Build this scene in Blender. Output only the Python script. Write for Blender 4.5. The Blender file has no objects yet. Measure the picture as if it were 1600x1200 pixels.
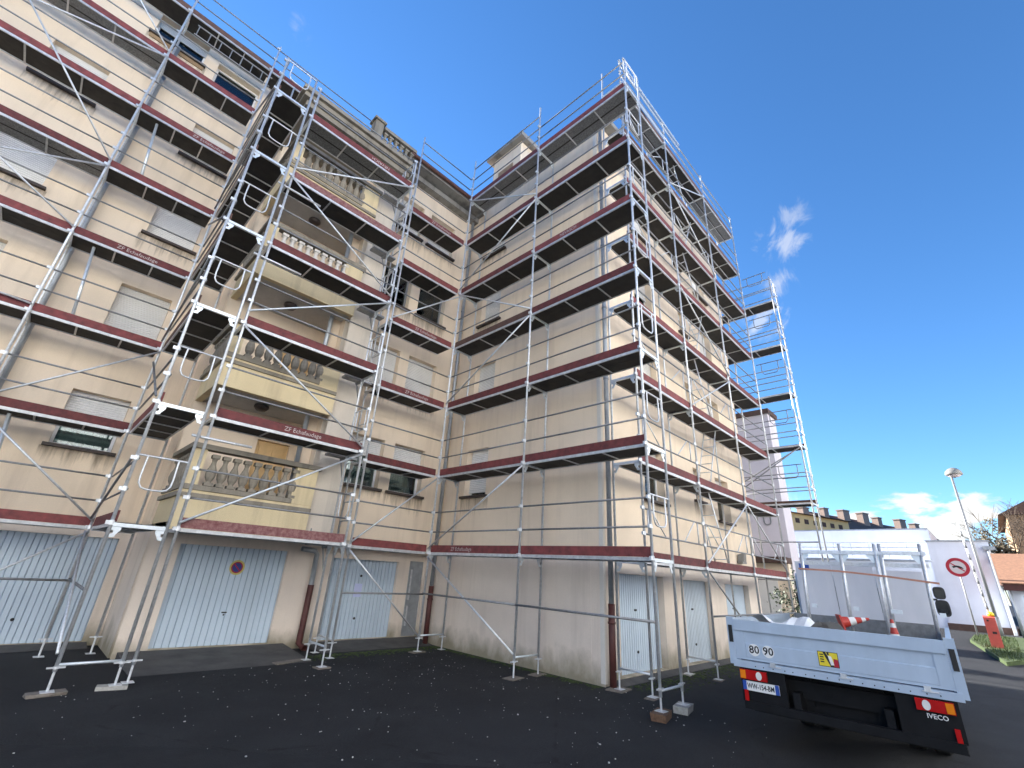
import bpy, math, random
from mathutils import Vector, Matrix
random.seed(7)
SC = bpy.context.scene
COL = SC.collection
R_ = math.radians

# ------------------------------------------------------------------ camera
CAM_POS = Vector((-7.542, -4.028, 1.884))
YAW, PITCH, ROLL, FPX = -0.777, 0.395, 0.062, 709.465
def cam_axes():
    cy, sy, cp, sp = math.cos(YAW), math.sin(YAW), math.cos(PITCH), math.sin(PITCH)
    f = Vector((-sy*cp, cy*cp, sp)); r = Vector((cy, sy, 0)); u = r.cross(f)
    c, s = math.cos(ROLL), math.sin(ROLL)
    return c*r + s*u, -s*r + c*u, f
_r, _u, _f = cam_axes()
cd = bpy.data.cameras.new('camera'); cam = bpy.data.objects.new('camera', cd); COL.objects.link(cam)
cam.matrix_world = Matrix(((_r.x, _u.x, -_f.x, CAM_POS.x), (_r.y, _u.y, -_f.y, CAM_POS.y), (_r.z, _u.z, -_f.z, CAM_POS.z), (0, 0, 0, 1)))
cd.sensor_fit = 'HORIZONTAL'; cd.sensor_width = 36.0; cd.lens = FPX/1600*36.0
cd.clip_start = 0.05; cd.clip_end = 3000
SC.camera = cam
def pix(u, v):                       # direction of a pixel of the 1600 x 1200 photograph
    return _r*((u-800)/FPX) + _u*((600-v)/FPX) + _f

# ------------------------------------------------------------------ light
SUN_AZ = R_(2)                        # from +Y : the sun stands behind the building, its yard faces are in the shade
SUN_EL = R_(24)
sun_dir = Vector((math.sin(SUN_AZ)*math.cos(SUN_EL), math.cos(SUN_AZ)*math.cos(SUN_EL), math.sin(SUN_EL)))
W = bpy.data.worlds.new('World'); SC.world = W; W.use_nodes = True
nt = W.node_tree; N = nt.nodes; LK = nt.links; N.clear()
wo = N.new('ShaderNodeOutputWorld'); bg = N.new('ShaderNodeBackground'); LK.new(bg.outputs[0], wo.inputs[0])
sky = N.new('ShaderNodeTexSky'); sky.sky_type = 'NISHITA'; sky.sun_disc = False
sky.sun_elevation = SUN_EL; sky.sun_rotation = SUN_AZ
sky.air_density = 1.0; sky.dust_density = 0.03; sky.ozone_density = 6.0; sky.altitude = 100
bg.inputs[1].default_value = 0.069
tc = N.new('ShaderNodeTexCoord')
sep = N.new('ShaderNodeSeparateXYZ'); LK.new(tc.outputs['Generated'], sep.inputs[0])
def wmath(op, a, b=None, c=None, clamp=False):
    n = N.new('ShaderNodeMath'); n.operation = op; n.use_clamp = clamp
    for i, x in enumerate((a, b, c)):
        if x is None: continue
        if isinstance(x, (int, float)): n.inputs[i].default_value = x
        else: LK.new(x, n.inputs[i])
    return n.outputs[0]
def wramp(x, a, b):
    n = N.new('ShaderNodeMapRange'); n.interpolation_type = 'SMOOTHSTEP'; LK.new(x, n.inputs[0])
    n.inputs[1].default_value = a; n.inputs[2].default_value = b; return n.outputs[0]
# cumulus bank round the horizon
MAPOFF = N.new('ShaderNodeMapping'); LK.new(tc.outputs['Generated'], MAPOFF.inputs[0]); MAPOFF.inputs['Location'].default_value = (7.1, -2.4, 0); MAPOFF.inputs['Scale'].default_value = (1, 1, 2.3)
no = N.new('ShaderNodeTexNoise'); LK.new(MAPOFF.outputs[0], no.inputs['Vector'])
no.inputs['Scale'].default_value = 6.0; no.inputs['Detail'].default_value = 10; no.inputs['Roughness'].default_value = 0.55; no.inputs['Distortion'].default_value = 0.2
# the cloud cover is a low bank round the horizon that thins out upwards
thr = N.new('ShaderNodeMapRange'); LK.new(sep.outputs[2], thr.inputs[0])
thr.inputs[1].default_value = 0.06; thr.inputs[2].default_value = 0.235; thr.inputs[3].default_value = 0.33; thr.inputs[4].default_value = 0.80
cl = wmath('SUBTRACT', no.outputs[0], thr.outputs[0])
cl = wramp(cl, 0.0, 0.06)
# a few torn wisps higher up
def wisp(u, v, rad, sx, amount):
    d = pix(u, v).normalized()
    sub = N.new('ShaderNodeVectorMath'); sub.operation = 'SUBTRACT'; LK.new(tc.outputs['Generated'], sub.inputs[0]); sub.inputs[1].default_value = d
    ns = N.new('ShaderNodeTexNoise'); LK.new(tc.outputs['Generated'], ns.inputs['Vector']); ns.inputs['Scale'].default_value = 12; ns.inputs['Detail'].default_value = 10; ns.inputs['Roughness'].default_value = 0.62; ns.inputs['Distortion'].default_value = 1.4
    ln = N.new('ShaderNodeVectorMath'); ln.operation = 'LENGTH'; LK.new(sub.outputs[0], ln.inputs[0])
    m = wmath('SUBTRACT', 1.0, wmath('DIVIDE', ln.outputs['Value'], rad), clamp=True)
    k = wramp(wmath('ADD', ns.outputs[0], wmath('MULTIPLY', m, 0.30)), 0.60, 0.85)
    return wmath('MULTIPLY', wmath('MULTIPLY', k, wramp(m, 0.0, 0.5)), amount)
cov = cl
for a in ((1220, 385, 0.065, 1, 0.42), (1238, 335, 0.045, 1, 0.32), (1214, 440, 0.05, 1, 0.45), (1195, 500, 0.06, 1, 0.5), (462, 45, 0.03, 1, 0.3), (1230, 790, .07, 1, .4)):
    cov = wmath('MAXIMUM', cov, wisp(*a))
# cloud body: lit tops, greyer bellies
no2 = N.new('ShaderNodeTexNoise'); LK.new(MAPOFF.outputs[0], no2.inputs['Vector']); no2.inputs['Scale'].default_value = 9; no2.inputs['Detail'].default_value = 5
shade = wramp(no2.outputs[0], 0.30, 0.66)
cc = N.new('ShaderNodeMix'); cc.data_type = 'RGBA'; LK.new(shade, cc.inputs[0]); cc.inputs[6].default_value = (2.6, 2.8, 3.05, 1); cc.inputs[7].default_value = (4.3, 4.15, 3.85, 1)
# the photograph's sky is a saturated clear blue
hs = N.new('ShaderNodeHueSaturation'); LK.new(sky.outputs[0], hs.inputs['Color']); hs.inputs['Saturation'].default_value = 1.09; hs.inputs['Value'].default_value = 1.04
mx = N.new('ShaderNodeMix'); mx.data_type = 'RGBA'; LK.new(wmath('MULTIPLY', cov, 0.95), mx.inputs[0]); LK.new(hs.outputs[0], mx.inputs[6]); LK.new(cc.outputs[2], mx.inputs[7])
LK.new(mx.outputs[2], bg.inputs[0])
sd = bpy.data.lights.new('sun', 'SUN'); so = bpy.data.objects.new('sun', sd); COL.objects.link(so)
sd.energy = 5.0; sd.angle = R_(0.5); sd.color = (1.0, 0.95, 0.88)
so.rotation_euler = sun_dir.to_track_quat('Z', 'Y').to_euler(); so.location = (0, 0, 40)
vs = SC.view_settings; vs.view_transform = 'Standard'; vs.look = 'None'; vs.exposure = 2.1; vs.gamma = 1.0; vs.use_curve_mapping = False
SC.cycles.max_bounces = 8; SC.cycles.diffuse_bounces = 5; SC.cycles.use_denoising = True; SC.cycles.transparent_max_bounces = 16

# ------------------------------------------------------------------ materials
MATS = {}
def mat(name, col, rough=0.7, metal=0.0, var=0.12, vscale=6.0, bump=0.0, bscale=60.0, spec=0.5, col2=None, objvar=0.0, streak=0.0, detail=6):
    m = bpy.data.materials.new(name); m.use_nodes = True; t = m.node_tree; n = t.nodes; l = t.links
    b = n['Principled BSDF']; b.inputs['Roughness'].default_value = rough; b.inputs['Metallic'].default_value = metal
    b.inputs['Specular IOR Level'].default_value = spec
    g = n.new('ShaderNodeNewGeometry')
    mp = n.new('ShaderNodeMapping'); l.new(g.outputs['Position'], mp.inputs[0])
    if streak: mp.inputs['Scale'].default_value = (1, 1, streak)
    ns = n.new('ShaderNodeTexNoise'); l.new(mp.outputs[0], ns.inputs['Vector']); ns.inputs['Scale'].default_value = vscale; ns.inputs['Detail'].default_value = detail; ns.inputs['Roughness'].default_value = 0.62
    mr = n.new('ShaderNodeMapRange'); l.new(ns.outputs[0], mr.inputs[0]); mr.inputs[1].default_value = 0.3; mr.inputs[2].default_value = 0.7
    mix = n.new('ShaderNodeMix'); mix.data_type = 'RGBA'; l.new(mr.outputs[0], mix.inputs[0])
    lo = col2 if col2 else tuple(c*(1-var) for c in col); hi = col if col2 else tuple(min(1, c*(1+var)) for c in col)
    mix.inputs[6].default_value = (*lo, 1); mix.inputs[7].default_value = (*hi, 1)
    out = mix.outputs[2]
    if objvar:
        oi = n.new('ShaderNodeObjectInfo'); h = n.new('ShaderNodeHueSaturation'); l.new(out, h.inputs['Color'])
        r2 = n.new('ShaderNodeMapRange'); l.new(oi.outputs['Random'], r2.inputs[0]); r2.inputs[3].default_value = 1-objvar; r2.inputs[4].default_value = 1+objvar
        l.new(r2.outputs[0], h.inputs['Value']); out = h.outputs[0]
    l.new(out, b.inputs['Base Color'])
    if bump:
        n2 = n.new('ShaderNodeTexNoise'); l.new(g.outputs['Position'], n2.inputs['Vector']); n2.inputs['Scale'].default_value = bscale; n2.inputs['Detail'].default_value = 4
        bp = n.new('ShaderNodeBump'); bp.inputs['Strength'].default_value = bump; bp.inputs['Distance'].default_value = 0.02; l.new(n2.outputs[0], bp.inputs['Height']); l.new(bp.outputs[0], b.inputs['Normal'])
    MATS[name] = m; return m
def plaster(name, col, dirt, low=None):
    # render with fine grain, soft blotches and vertical water stains; algae in its own patches near the ground
    m = bpy.data.materials.new(name); m.use_nodes = True; t = m.node_tree; n = t.nodes; l = t.links
    b = n['Principled BSDF']; b.inputs['Roughness'].default_value = 0.9; b.inputs['Specular IOR Level'].default_value = 0.2
    g = n.new('ShaderNodeNewGeometry')
    def noise(scale, sc3=(1, 1, 1), det=6):
        mp = n.new('ShaderNodeMapping'); l.new(g.outputs['Position'], mp.inputs[0]); mp.inputs['Scale'].default_value = sc3
        s = n.new('ShaderNodeTexNoise'); l.new(mp.outputs[0], s.inputs['Vector']); s.inputs['Scale'].default_value = scale; s.inputs['Detail'].default_value = det; s.inputs['Roughness'].default_value = 0.6; return s.outputs[0]
    def ramp(x, a, c, lo=0, hi=1):
        r = n.new('ShaderNodeMapRange'); l.new(x, r.inputs[0]); r.inputs[1].default_value = a; r.inputs[2].default_value = c; r.inputs[3].default_value = lo; r.inputs[4].default_value = hi; return r.outputs[0]
    def mixc(f, a, c):
        x = n.new('ShaderNodeMix'); x.data_type = 'RGBA'
        if isinstance(f, float): x.inputs[0].default_value = f
        else: l.new(f, x.inputs[0])
        for i, v in ((6, a), (7, c)):
            if isinstance(v, tuple): x.inputs[i].default_value = (*v, 1)
            else: l.new(v, x.inputs[i])
        return x.outputs[2]
    c0 = mixc(ramp(noise(0.8), .3, .7), tuple(v*.90 for v in col), tuple(min(1, v*1.06) for v in col))
    c1 = mixc(ramp(noise(40, det=3), .3, .7, 0, .35), c0, tuple(v*.80 for v in col))
    c2 = mixc(ramp(noise(1.5, (2.2, 2.2, .16), 8), .50, .76, 0, .75), c1, dirt)
    if low:
        sx = n.new('ShaderNodeSeparateXYZ'); l.new(g.outputs['Position'], sx.inputs[0])
        am = n.new('ShaderNodeMath'); am.operation = 'MULTIPLY_ADD'; l.new(noise(2.2, (1, 1, .6), 8), am.inputs[0]); am.inputs[1].default_value = 1.1; l.new(ramp(sx.outputs[2], .75, 0.0, -.75, .02), am.inputs[2])
        c2 = mixc(ramp(am.outputs[0], .05, .55, 0, .8), c2, low)
    l.new(c2, b.inputs['Base Color'])
    bp = n.new('ShaderNodeBump'); bp.inputs['Strength'].default_value = .35; bp.inputs['Distance'].default_value = .01; l.new(noise(90, det=3), bp.inputs['Height']); l.new(bp.outputs[0], b.inputs['Normal'])
    MATS[name] = m; return m
plaster('render_beige', (.83, .695, .54), (.63, .52, .40))
plaster('render_low', (.79, .69, .595), (.60, .52, .44), low=(.20, .18, .11))
plaster('render_strip', (.68, .61, .52), (.42, .39, .34))
plaster('render_pale', (.72, .68, .62), (.45, .43, .40))
plaster('balcony_paint', (.72, .60, .38), (.44, .36, .24))
plaster('render_bounce', (.82, .82, .82), (.75, .74, .73))  # pale coat of the added block that bounces sunlight
plaster('old_stone', (.30, .27, .22), (.075, .065, .055))
plaster('stained_concrete', (.30, .295, .28), (.06, .058, .055))
plaster('white_render', (.72, .75, .82), (.64, .66, .72))
plaster('lilac_render', (.66, .62, .66), (.58, .54, .57))
plaster('yellow_render', (.80, .58, .28), (.70, .50, .25))
plaster('brick_wall', (.40, .28, .18), (.30, .20, .13))
mat('soffit', (.50, .49, .48), .9, var=.08)
mat('steel', (.66, .68, .70), .45, .5, var=.16, vscale=18, objvar=.12)
mat('steel_dull', (.26, .265, .27), .5, .45, var=.2, vscale=14, objvar=.15)
mat('steel_bright', (.74, .79, .82), .38, .55, var=.08, vscale=14)
mat('steel_edge', (.55, .56, .57), .5, .35, var=.2, vscale=10, objvar=.15)
mat('toe_red', (.215, .050, .048), .75, var=.3, vscale=7, col2=(.10, .028, .028), bump=.15, bscale=40, objvar=.3)
mat('toe_worn', (.30, .16, .15), .8, vscale=14, col2=(.14, .04, .042), bump=.2, bscale=40)
mat('toe_brown', (.115, .06, .045), .8, var=.25, vscale=8, objvar=.15)
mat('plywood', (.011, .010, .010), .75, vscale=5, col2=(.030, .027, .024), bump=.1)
mat('mesh_deck', (.25, .26, .27), .6, .3, vscale=45, col2=(.10, .105, .11), detail=1)
mat('letter', (.62, .58, .55), .8, vscale=30, col2=(.38, .30, .28))
def asphalt(name, lo, hi):
    m = bpy.data.materials.new(name); m.use_nodes = True; t = m.node_tree; n = t.nodes; l = t.links
    b = n['Principled BSDF']; b.inputs['Roughness'].default_value = .82; b.inputs['Specular IOR Level'].default_value = .35
    g = n.new('ShaderNodeNewGeometry')
    def noise(sc_, det, dist=0.0):
        s_ = n.new('ShaderNodeTexNoise'); l.new(g.outputs['Position'], s_.inputs['Vector']); s_.inputs['Scale'].default_value = sc_; s_.inputs['Detail'].default_value = det; s_.inputs['Roughness'].default_value = .65; s_.inputs['Distortion'].default_value = dist; return s_.outputs[0]
    def ramp(x, a, c, p, q):
        r = n.new('ShaderNodeMapRange'); l.new(x, r.inputs[0]); r.inputs[1].default_value = a; r.inputs[2].default_value = c; r.inputs[3].default_value = p; r.inputs[4].default_value = q; return r.outputs[0]
    def mixc(f, a, c):
        x = n.new('ShaderNodeMix'); x.data_type = 'RGBA'; l.new(f, x.inputs[0])
        for i, v in ((6, a), (7, c)):
            if isinstance(v, tuple): x.inputs[i].default_value = (*v, 1)
            else: l.new(v, x.inputs[i])
        return x.outputs[2]
    c = mixc(ramp(noise(.7, 5, .6), .38, .66, 0, 1), lo, hi)
    c = mixc(ramp(noise(70, 2), .52, .75, 0, .8), c, tuple(v*2.6 for v in hi))
    vo = n.new('ShaderNodeTexVoronoi'); vo.feature = 'DISTANCE_TO_EDGE'; l.new(g.outputs['Position'], vo.inputs['Vector']); vo.inputs['Scale'].default_value = .33
    wv = n.new('ShaderNodeMath'); wv.operation = 'ADD'; l.new(vo.outputs['Distance'], wv.inputs[0]); l.new(ramp(noise(3, 6), .3, .7, 0, .03), wv.inputs[1])
    c = mixc(ramp(wv.outputs[0], .008, .020, .75, 0), c, tuple(v*.35 for v in lo))
    l.new(c, b.inputs['Base Color'])
    bp = n.new('ShaderNodeBump'); bp.inputs['Strength'].default_value = 1.0; bp.inputs['Distance'].default_value = .02; l.new(noise(95, 4), bp.inputs['Height']); l.new(bp.outputs[0], b.inputs['Normal'])
    MATS[name] = m
asphalt('asphalt', (.008, .009, .0115), (.018, .0195, .023))
mat('asphalt_smooth', (.026, .027, .029), .9, vscale=3, col2=(.017, .018, .0195), bump=.5, bscale=80, spec=.2)
mat('apron', (.105, .10, .098), .9, vscale=2.2, col2=(.05, .05, .05), bump=.4, bscale=50)
mat('door_white', (.56, .66, .76), .45, vscale=2.2, col2=(.49, .58, .67), streak=.12)
mat('door_old', (.52, .60, .68), .6, vscale=3, col2=(.42, .48, .53), streak=.12)
mat('black', (.012, .012, .013), .5)
mat('rubber', (.02, .02, .02), .85)
mat('zinc', (.36, .39, .42), .45, .5, var=.15, vscale=6)
mat('cast_red', (.085, .026, .022), .6, var=.2)
mat('sill', (.055, .042, .038), .6, var=.2)
mat('shutter', (.76, .755, .74), .55, var=.06)
mat('shutter_closed', (.72, .71, .68), .6, var=.06, vscale=2)
mat('pvc', (.80, .80, .79), .35, var=.03)
mat('alu_frame', (.30, .31, .32), .4, .4, var=.1)
mat('curtain', (.55, .55, .52), .9, var=.1, vscale=20)
mat('wood_panel', (.42, .22, .08), .6, var=.2, vscale=5)
mat('wood_muted', (.30, .20, .11), .7, var=.25, vscale=6)
mat('door_tan', (.62, .42, .20), .6, var=.1)
mat('roof_tile', (.20, .075, .045), .85, vscale=12, col2=(.10, .045, .03))
mat('roof_dark', (.11, .062, .045), .85, vscale=8, col2=(.065, .04, .032))
mat('roof_orange', (.30, .155, .09), .85, vscale=9, col2=(.18, .095, .06))
mat('gutter', (.12, .055, .045), .5, var=.15)
mat('wood_block', (.19, .165, .14), .85, var=.3, vscale=20, bump=.3)
mat('log', (.13, .075, .045), .9, var=.35, vscale=22, bump=.4)
mat('concrete', (.36, .35, .32), .9, var=.25, vscale=15, bump=.4)
mat('chimney_brick', (.33, .24, .19), .9, var=.25, vscale=10)
mat('chip', (.50, .50, .48), .9, var=.4, vscale=30)
mat('truck_white', (.45, .545, .66), .38, vscale=5, col2=(.39, .475, .58), streak=.35)
mat('sheet_white', (.70, .71, .76), .5, vscale=4, col2=(.62, .64, .69), streak=.3)
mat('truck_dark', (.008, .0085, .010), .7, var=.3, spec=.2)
mat('lamp_red', (.45, .012, .012), .15)
mat('lamp_orange', (.75, .22, .012), .15)
mat('lamp_clear', (.75, .73, .70), .15)
mat('plate_white', (.80, .80, .78), .4, var=.02)
mat('plate_blue', (.02, .08, .38), .4, var=.02)
mat('ink', (.012, .012, .014), .5, var=.02)
mat('warn_yellow', (.78, .62, .03), .4, var=.03)
mat('cone_orange', (.50, .045, .03), .5, var=.08)
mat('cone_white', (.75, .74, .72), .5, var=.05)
mat('strap', (.50, .24, .16), .7, var=.15)
mat('mirror', (.06, .065, .07), .08, .9, var=.05)
mat('sign_red', (.42, .012, .03), .4, var=.03)
mat('sign_white', (.62, .55, .55), .4, var=.03)
mat('sign_blue', (.03, .04, .22), .4, var=.03)
mat('sign_yellow', (.62, .52, .16), .5, var=.03)
mat('barrier_red', (.62, .10, .075), .45, var=.1)
mat('pole_grey', (.25, .26, .27), .5, .3, var=.1)
mat('lamp_head', (.22, .215, .20), .5)
mat('bark', (.10, .075, .055), .9, var=.3, vscale=20)
mat('leaf', (.055, .085, .030), .6, vscale=5, col2=(.025, .045, .018), objvar=.2)
mat('leaf_dry', (.11, .085, .045), .7, vscale=5, col2=(.06, .05, .03))
mat('grass', (.055, .085, .022), .9, vscale=6, col2=(.03, .05, .014))
mat('kerb', (.30, .29, .28), .9, var=.15, vscale=8)
mat('cloth_white', (.68, .70, .72), .8, var=.08)
mat('paper', (.55, .60, .85), .7, var=.05)
mat('lamp_brown', (.05, .035, .03), .4)
def glass_mat():
    m = bpy.data.materials.new('pane'); m.use_nodes = True; t = m.node_tree; n = t.nodes; l = t.links; n.clear()
    o = n.new('ShaderNodeOutputMaterial'); tr = n.new('ShaderNodeBsdfTransparent'); tr.inputs[0].default_value = (.62, .70, .70, 1)
    gl = n.new('ShaderNodeBsdfGlossy'); gl.inputs['Roughness'].default_value = .02; gl.inputs[0].default_value = (.9, .95, .95, 1)
    fr = n.new('ShaderNodeFresnel'); fr.inputs[0].default_value = 1.8; mx_ = n.new('ShaderNodeMixShader'); l.new(fr.outputs[0], mx_.inputs[0]); l.new(tr.outputs[0], mx_.inputs[1]); l.new(gl.outputs[0], mx_.inputs[2]); l.new(mx_.outputs[0], o.inputs[0]); MATS['pane'] = m
glass_mat()

def stain_mat():
    m = bpy.data.materials.new('rain_stain'); m.use_nodes = True; t = m.node_tree; n = t.nodes; l = t.links; n.clear()
    o = n.new('ShaderNodeOutputMaterial'); tr = n.new('ShaderNodeBsdfTransparent'); df = n.new('ShaderNodeBsdfDiffuse'); df.inputs[0].default_value = (.10, .082, .06, 1)
    tc_ = n.new('ShaderNodeTexCoord'); sx = n.new('ShaderNodeSeparateXYZ'); l.new(tc_.outputs['Generated'], sx.inputs[0])
    g = n.new('ShaderNodeNewGeometry'); mp = n.new('ShaderNodeMapping'); l.new(g.outputs['Position'], mp.inputs[0]); mp.inputs['Scale'].default_value = (9, 9, .7)
    ns = n.new('ShaderNodeTexNoise'); l.new(mp.outputs[0], ns.inputs['Vector']); ns.inputs['Scale'].default_value = 1.6; ns.inputs['Detail'].default_value = 6; ns.inputs['Roughness'].default_value = .6
    a = n.new('ShaderNodeMath'); a.operation = 'MULTIPLY_ADD'; l.new(sx.outputs[2], a.inputs[0]); a.inputs[1].default_value = .42; l.new(ns.outputs[0], a.inputs[2])
    r = n.new('ShaderNodeMapRange'); l.new(a.outputs[0], r.inputs[0]); r.inputs[1].default_value = .68; r.inputs[2].default_value = 1.05; r.inputs[3].default_value = 0; r.inputs[4].default_value = .5
    mx_ = n.new('ShaderNodeMixShader'); l.new(r.outputs[0], mx_.inputs[0]); l.new(tr.outputs[0], mx_.inputs[1]); l.new(df.outputs[0], mx_.inputs[2]); l.new(mx_.outputs[0], o.inputs[0]); MATS['rain_stain'] = m
stain_mat()

# ------------------------------------------------------------------ helpers
CACHE = {}
def mesh_of(key, verts, faces, mats, fm=None, smooth=False):
    me = bpy.data.meshes.new(key if isinstance(key, str) else key[0]); me.from_pydata([tuple(v) for v in verts], [], faces)
    for m in (mats if isinstance(mats, (list, tuple)) else [mats]): me.materials.append(MATS[m])
    if fm: me.polygons.foreach_set('material_index', fm)
    if smooth: me.polygons.foreach_set('use_smooth', [True]*len(me.polygons))
    me.update(); return me
def add(name, me, parent=None, loc=(0, 0, 0), rot=None):
    o = bpy.data.objects.new(name, me); COL.objects.link(o)
    o.parent = parent
    if rot is not None:
        o.rotation_mode = 'QUATERNION'; o.rotation_quaternion = rot
    o.location = loc; return o
def empty(name, label, cat, loc=(0, 0, 0), rz=0, group=None):
    o = bpy.data.objects.new(name, None); COL.objects.link(o); o.location = loc; o.rotation_euler = (0, 0, rz); o.empty_display_size = .2
    tag(o, label, cat, group); return o
def tag(o, label=None, cat=None, group=None, kind=None):
    if label: o['label'] = label
    if cat: o['category'] = cat
    if group: o['group'] = group
    if kind: o['kind'] = kind
    return o
class MB:
    def __init__(s): s.v = []; s.f = []; s.m = []
    def quad(s, a, b, c, d, m=0):
        i = len(s.v); s.v += [tuple(a), tuple(b), tuple(c), tuple(d)]; s.f.append((i, i+1, i+2, i+3)); s.m.append(m)
    def poly(s, pts, m=0):
        i = len(s.v); s.v += [tuple(p) for p in pts]; s.f.append(tuple(range(i, i+len(pts)))); s.m.append(m)
    def box(s, x0, x1, y0, y1, z0, z1, m=0):
        i = len(s.v)
        s.v += [(x0, y0, z0), (x1, y0, z0), (x1, y1, z0), (x0, y1, z0), (x0, y0, z1), (x1, y0, z1), (x1, y1, z1), (x0, y1, z1)]
        for f in ((0, 3, 2, 1), (4, 5, 6, 7), (0, 1, 5, 4), (1, 2, 6, 5), (2, 3, 7, 6), (3, 0, 4, 7)): s.f.append(tuple(i+k for k in f)); s.m.append(m)
    def prism(s, poly, n, m=0):          # poly: list of 3-D points, extruded by vector n
        n = Vector(n); k = len(poly); i = len(s.v)
        s.v += [tuple(p) for p in poly] + [tuple(Vector(p)+n) for p in poly]
        s.f.append(tuple(i+j for j in reversed(range(k)))); s.m.append(m)
        s.f.append(tuple(i+k+j for j in range(k))); s.m.append(m)
        for j in range(k): s.f.append((i+j, i+(j+1) % k, i+k+(j+1) % k, i+k+j)); s.m.append(m)
    def tube(s, a, b, r, seg=8, m=0, r2=None):
        a = Vector(a); b = Vector(b); d = (b-a).normalized(); q = d.to_track_quat('Z', 'Y'); r2 = r if r2 is None else r2; i = len(s.v)
        for c, rr in ((a, r), (b, r2)):
            for k in range(seg):
                t = 2*math.pi*k/seg; s.v.append(tuple(c + q @ Vector((math.cos(t)*rr, math.sin(t)*rr, 0))))
        for k in range(seg): s.f.append((i+k, i+(k+1) % seg, i+seg+(k+1) % seg, i+seg+k)); s.m.append(m)
        s.f.append(tuple(i+k for k in reversed(range(seg)))); s.m.append(m); s.f.append(tuple(i+seg+k for k in range(seg))); s.m.append(m)
    def path(s, pts, r, seg=7, m=0):
        pts = [Vector(p) for p in pts]; i = len(s.v)
        for j, p in enumerate(pts):
            d = (pts[min(j+1, len(pts)-1)] - pts[max(j-1, 0)]).normalized(); q = d.to_track_quat('Z', 'Y')
            for k in range(seg):
                t = 2*math.pi*k/seg; s.v.append(tuple(p + q @ Vector((math.cos(t)*r, math.sin(t)*r, 0))))
        for j in range(len(pts)-1):
            A = [s.v[i+j*seg+k] for k in range(seg)]
            # keep the ring order aligned
            best = min(range(seg), key=lambda o: sum((Vector(A[k])-Vector(s.v[i+(j+1)*seg+(k+o) % seg])).length for k in range(seg)))
            if best: s.v[i+(j+1)*seg:i+(j+2)*seg] = [s.v[i+(j+1)*seg+(k+best) % seg] for k in range(seg)]
            for k in range(seg): s.f.append((i+j*seg+k, i+j*seg+(k+1) % seg, i+(j+1)*seg+(k+1) % seg, i+(j+1)*seg+k)); s.m.append(m)
    def lathe(s, prof, c=(0, 0, 0), seg=10, m=0):
        i = len(s.v); n = len(prof)
        for r, z in prof:
            for k in range(seg):
                t = 2*math.pi*k/seg; s.v.append((c[0]+r*math.cos(t), c[1]+r*math.sin(t), c[2]+z))
        for j in range(n-1):
            for k in range(seg): s.f.append((i+j*seg+k, i+j*seg+(k+1) % seg, i+(j+1)*seg+(k+1) % seg, i+(j+1)*seg+k)); s.m.append(m)
        s.f.append(tuple(i+k for k in reversed(range(seg)))); s.m.append(m); s.f.append(tuple(i+(n-1)*seg+k for k in range(seg))); s.m.append(m)
    def build(s, name, mats, parent=None, loc=(0, 0, 0), smooth=False, rot=None):
        return add(name, mesh_of(name, s.v, s.f, mats, s.m, smooth), parent, loc, rot)
def tube_obj(name, a, b, r, m, parent, seg=8):
    a = Vector(a); b = Vector(b); L = (b-a).length; key = ('tube', round(L, 3), r, m, seg)
    if key not in CACHE:
        t = MB(); t.tube((0, 0, 0), (0, 0, L), r, seg); CACHE[key] = mesh_of('tube', t.v, t.f, m, t.m, True)
    return add(name, CACHE[key], parent, a, (b-a).to_track_quat('Z', 'Y'))
def box_obj(name, x0, x1, y0, y1, z0, z1, m, parent=None):
    cx, cy = (x0+x1)/2, (y0+y1)/2; dx, dy, dz = round((x1-x0)/2, 4), round((y1-y0)/2, 4), round(z1-z0, 4); key = ('box', dx, dy, dz, m)
    if key not in CACHE:
        t = MB(); t.box(-dx, dx, -dy, dy, 0, dz); CACHE[key] = mesh_of('box', t.v, t.f, m, t.m)
    return add(name, CACHE[key], parent, (cx, cy, z0))
def text_mesh(txt, size, m, extrude=0.0, bold=False):
    c = bpy.data.curves.new('text', 'FONT'); c.body = txt; c.size = size; c.align_x = 'CENTER'; c.align_y = 'CENTER'; c.extrude = extrude; c.resolution_u = 2
    if bold: c.offset = size*.018
    o = bpy.data.objects.new('text', c); COL.objects.link(o)
    bpy.context.view_layer.update()
    me = bpy.data.meshes.new_from_object(o.evaluated_get(bpy.context.evaluated_depsgraph_get())); me.materials.clear(); me.materials.append(MATS[m])
    bpy.data.objects.remove(o); return me
def basis(xd, yd):
    xd = Vector(xd).normalized(); yd = Vector(yd).normalized(); z = xd.cross(yd)
    return Matrix((xd, yd, z)).transposed().to_quaternion()

# ------------------------------------------------------------------ ground
def gz(x, y):
    t = max(0, min(1, (x-11)/18)); return 0.42*t*t*(3-2*t)
def ground():
    xs = [-400, -120, -60, -30, -20, -14, -10, -6, -3, 0, 3, 6, 9, 11, 12.5, 14, 15.5, 17, 18.5, 20, 21.5, 23, 24.5, 26, 27.5, 29, 32, 40, 60, 120, 300, 900]
    ys = [-500, -150, -60, -30, -18, -12, -8, -4, 0, 4, 8, 12, 20, 40, 80, 160, 500, 900]
    v = [(x, y, gz(x, y)) for y in ys for x in xs]; n = len(xs)
    f = [(j*n+i, j*n+i+1, (j+1)*n+i+1, (j+1)*n+i) for j in range(len(ys)-1) for i in range(n-1)]
    tag(add('ground', mesh_of('ground', v, f, 'asphalt', smooth=True)), kind='structure')
ground()
def sheet(name, pts, m, z, kind='structure'):
    t = MB(); t.poly([(p[0], p[1], z + gz(*p)) for p in pts]); o = t.build(name, m); tag(o, kind=kind); return o
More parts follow.
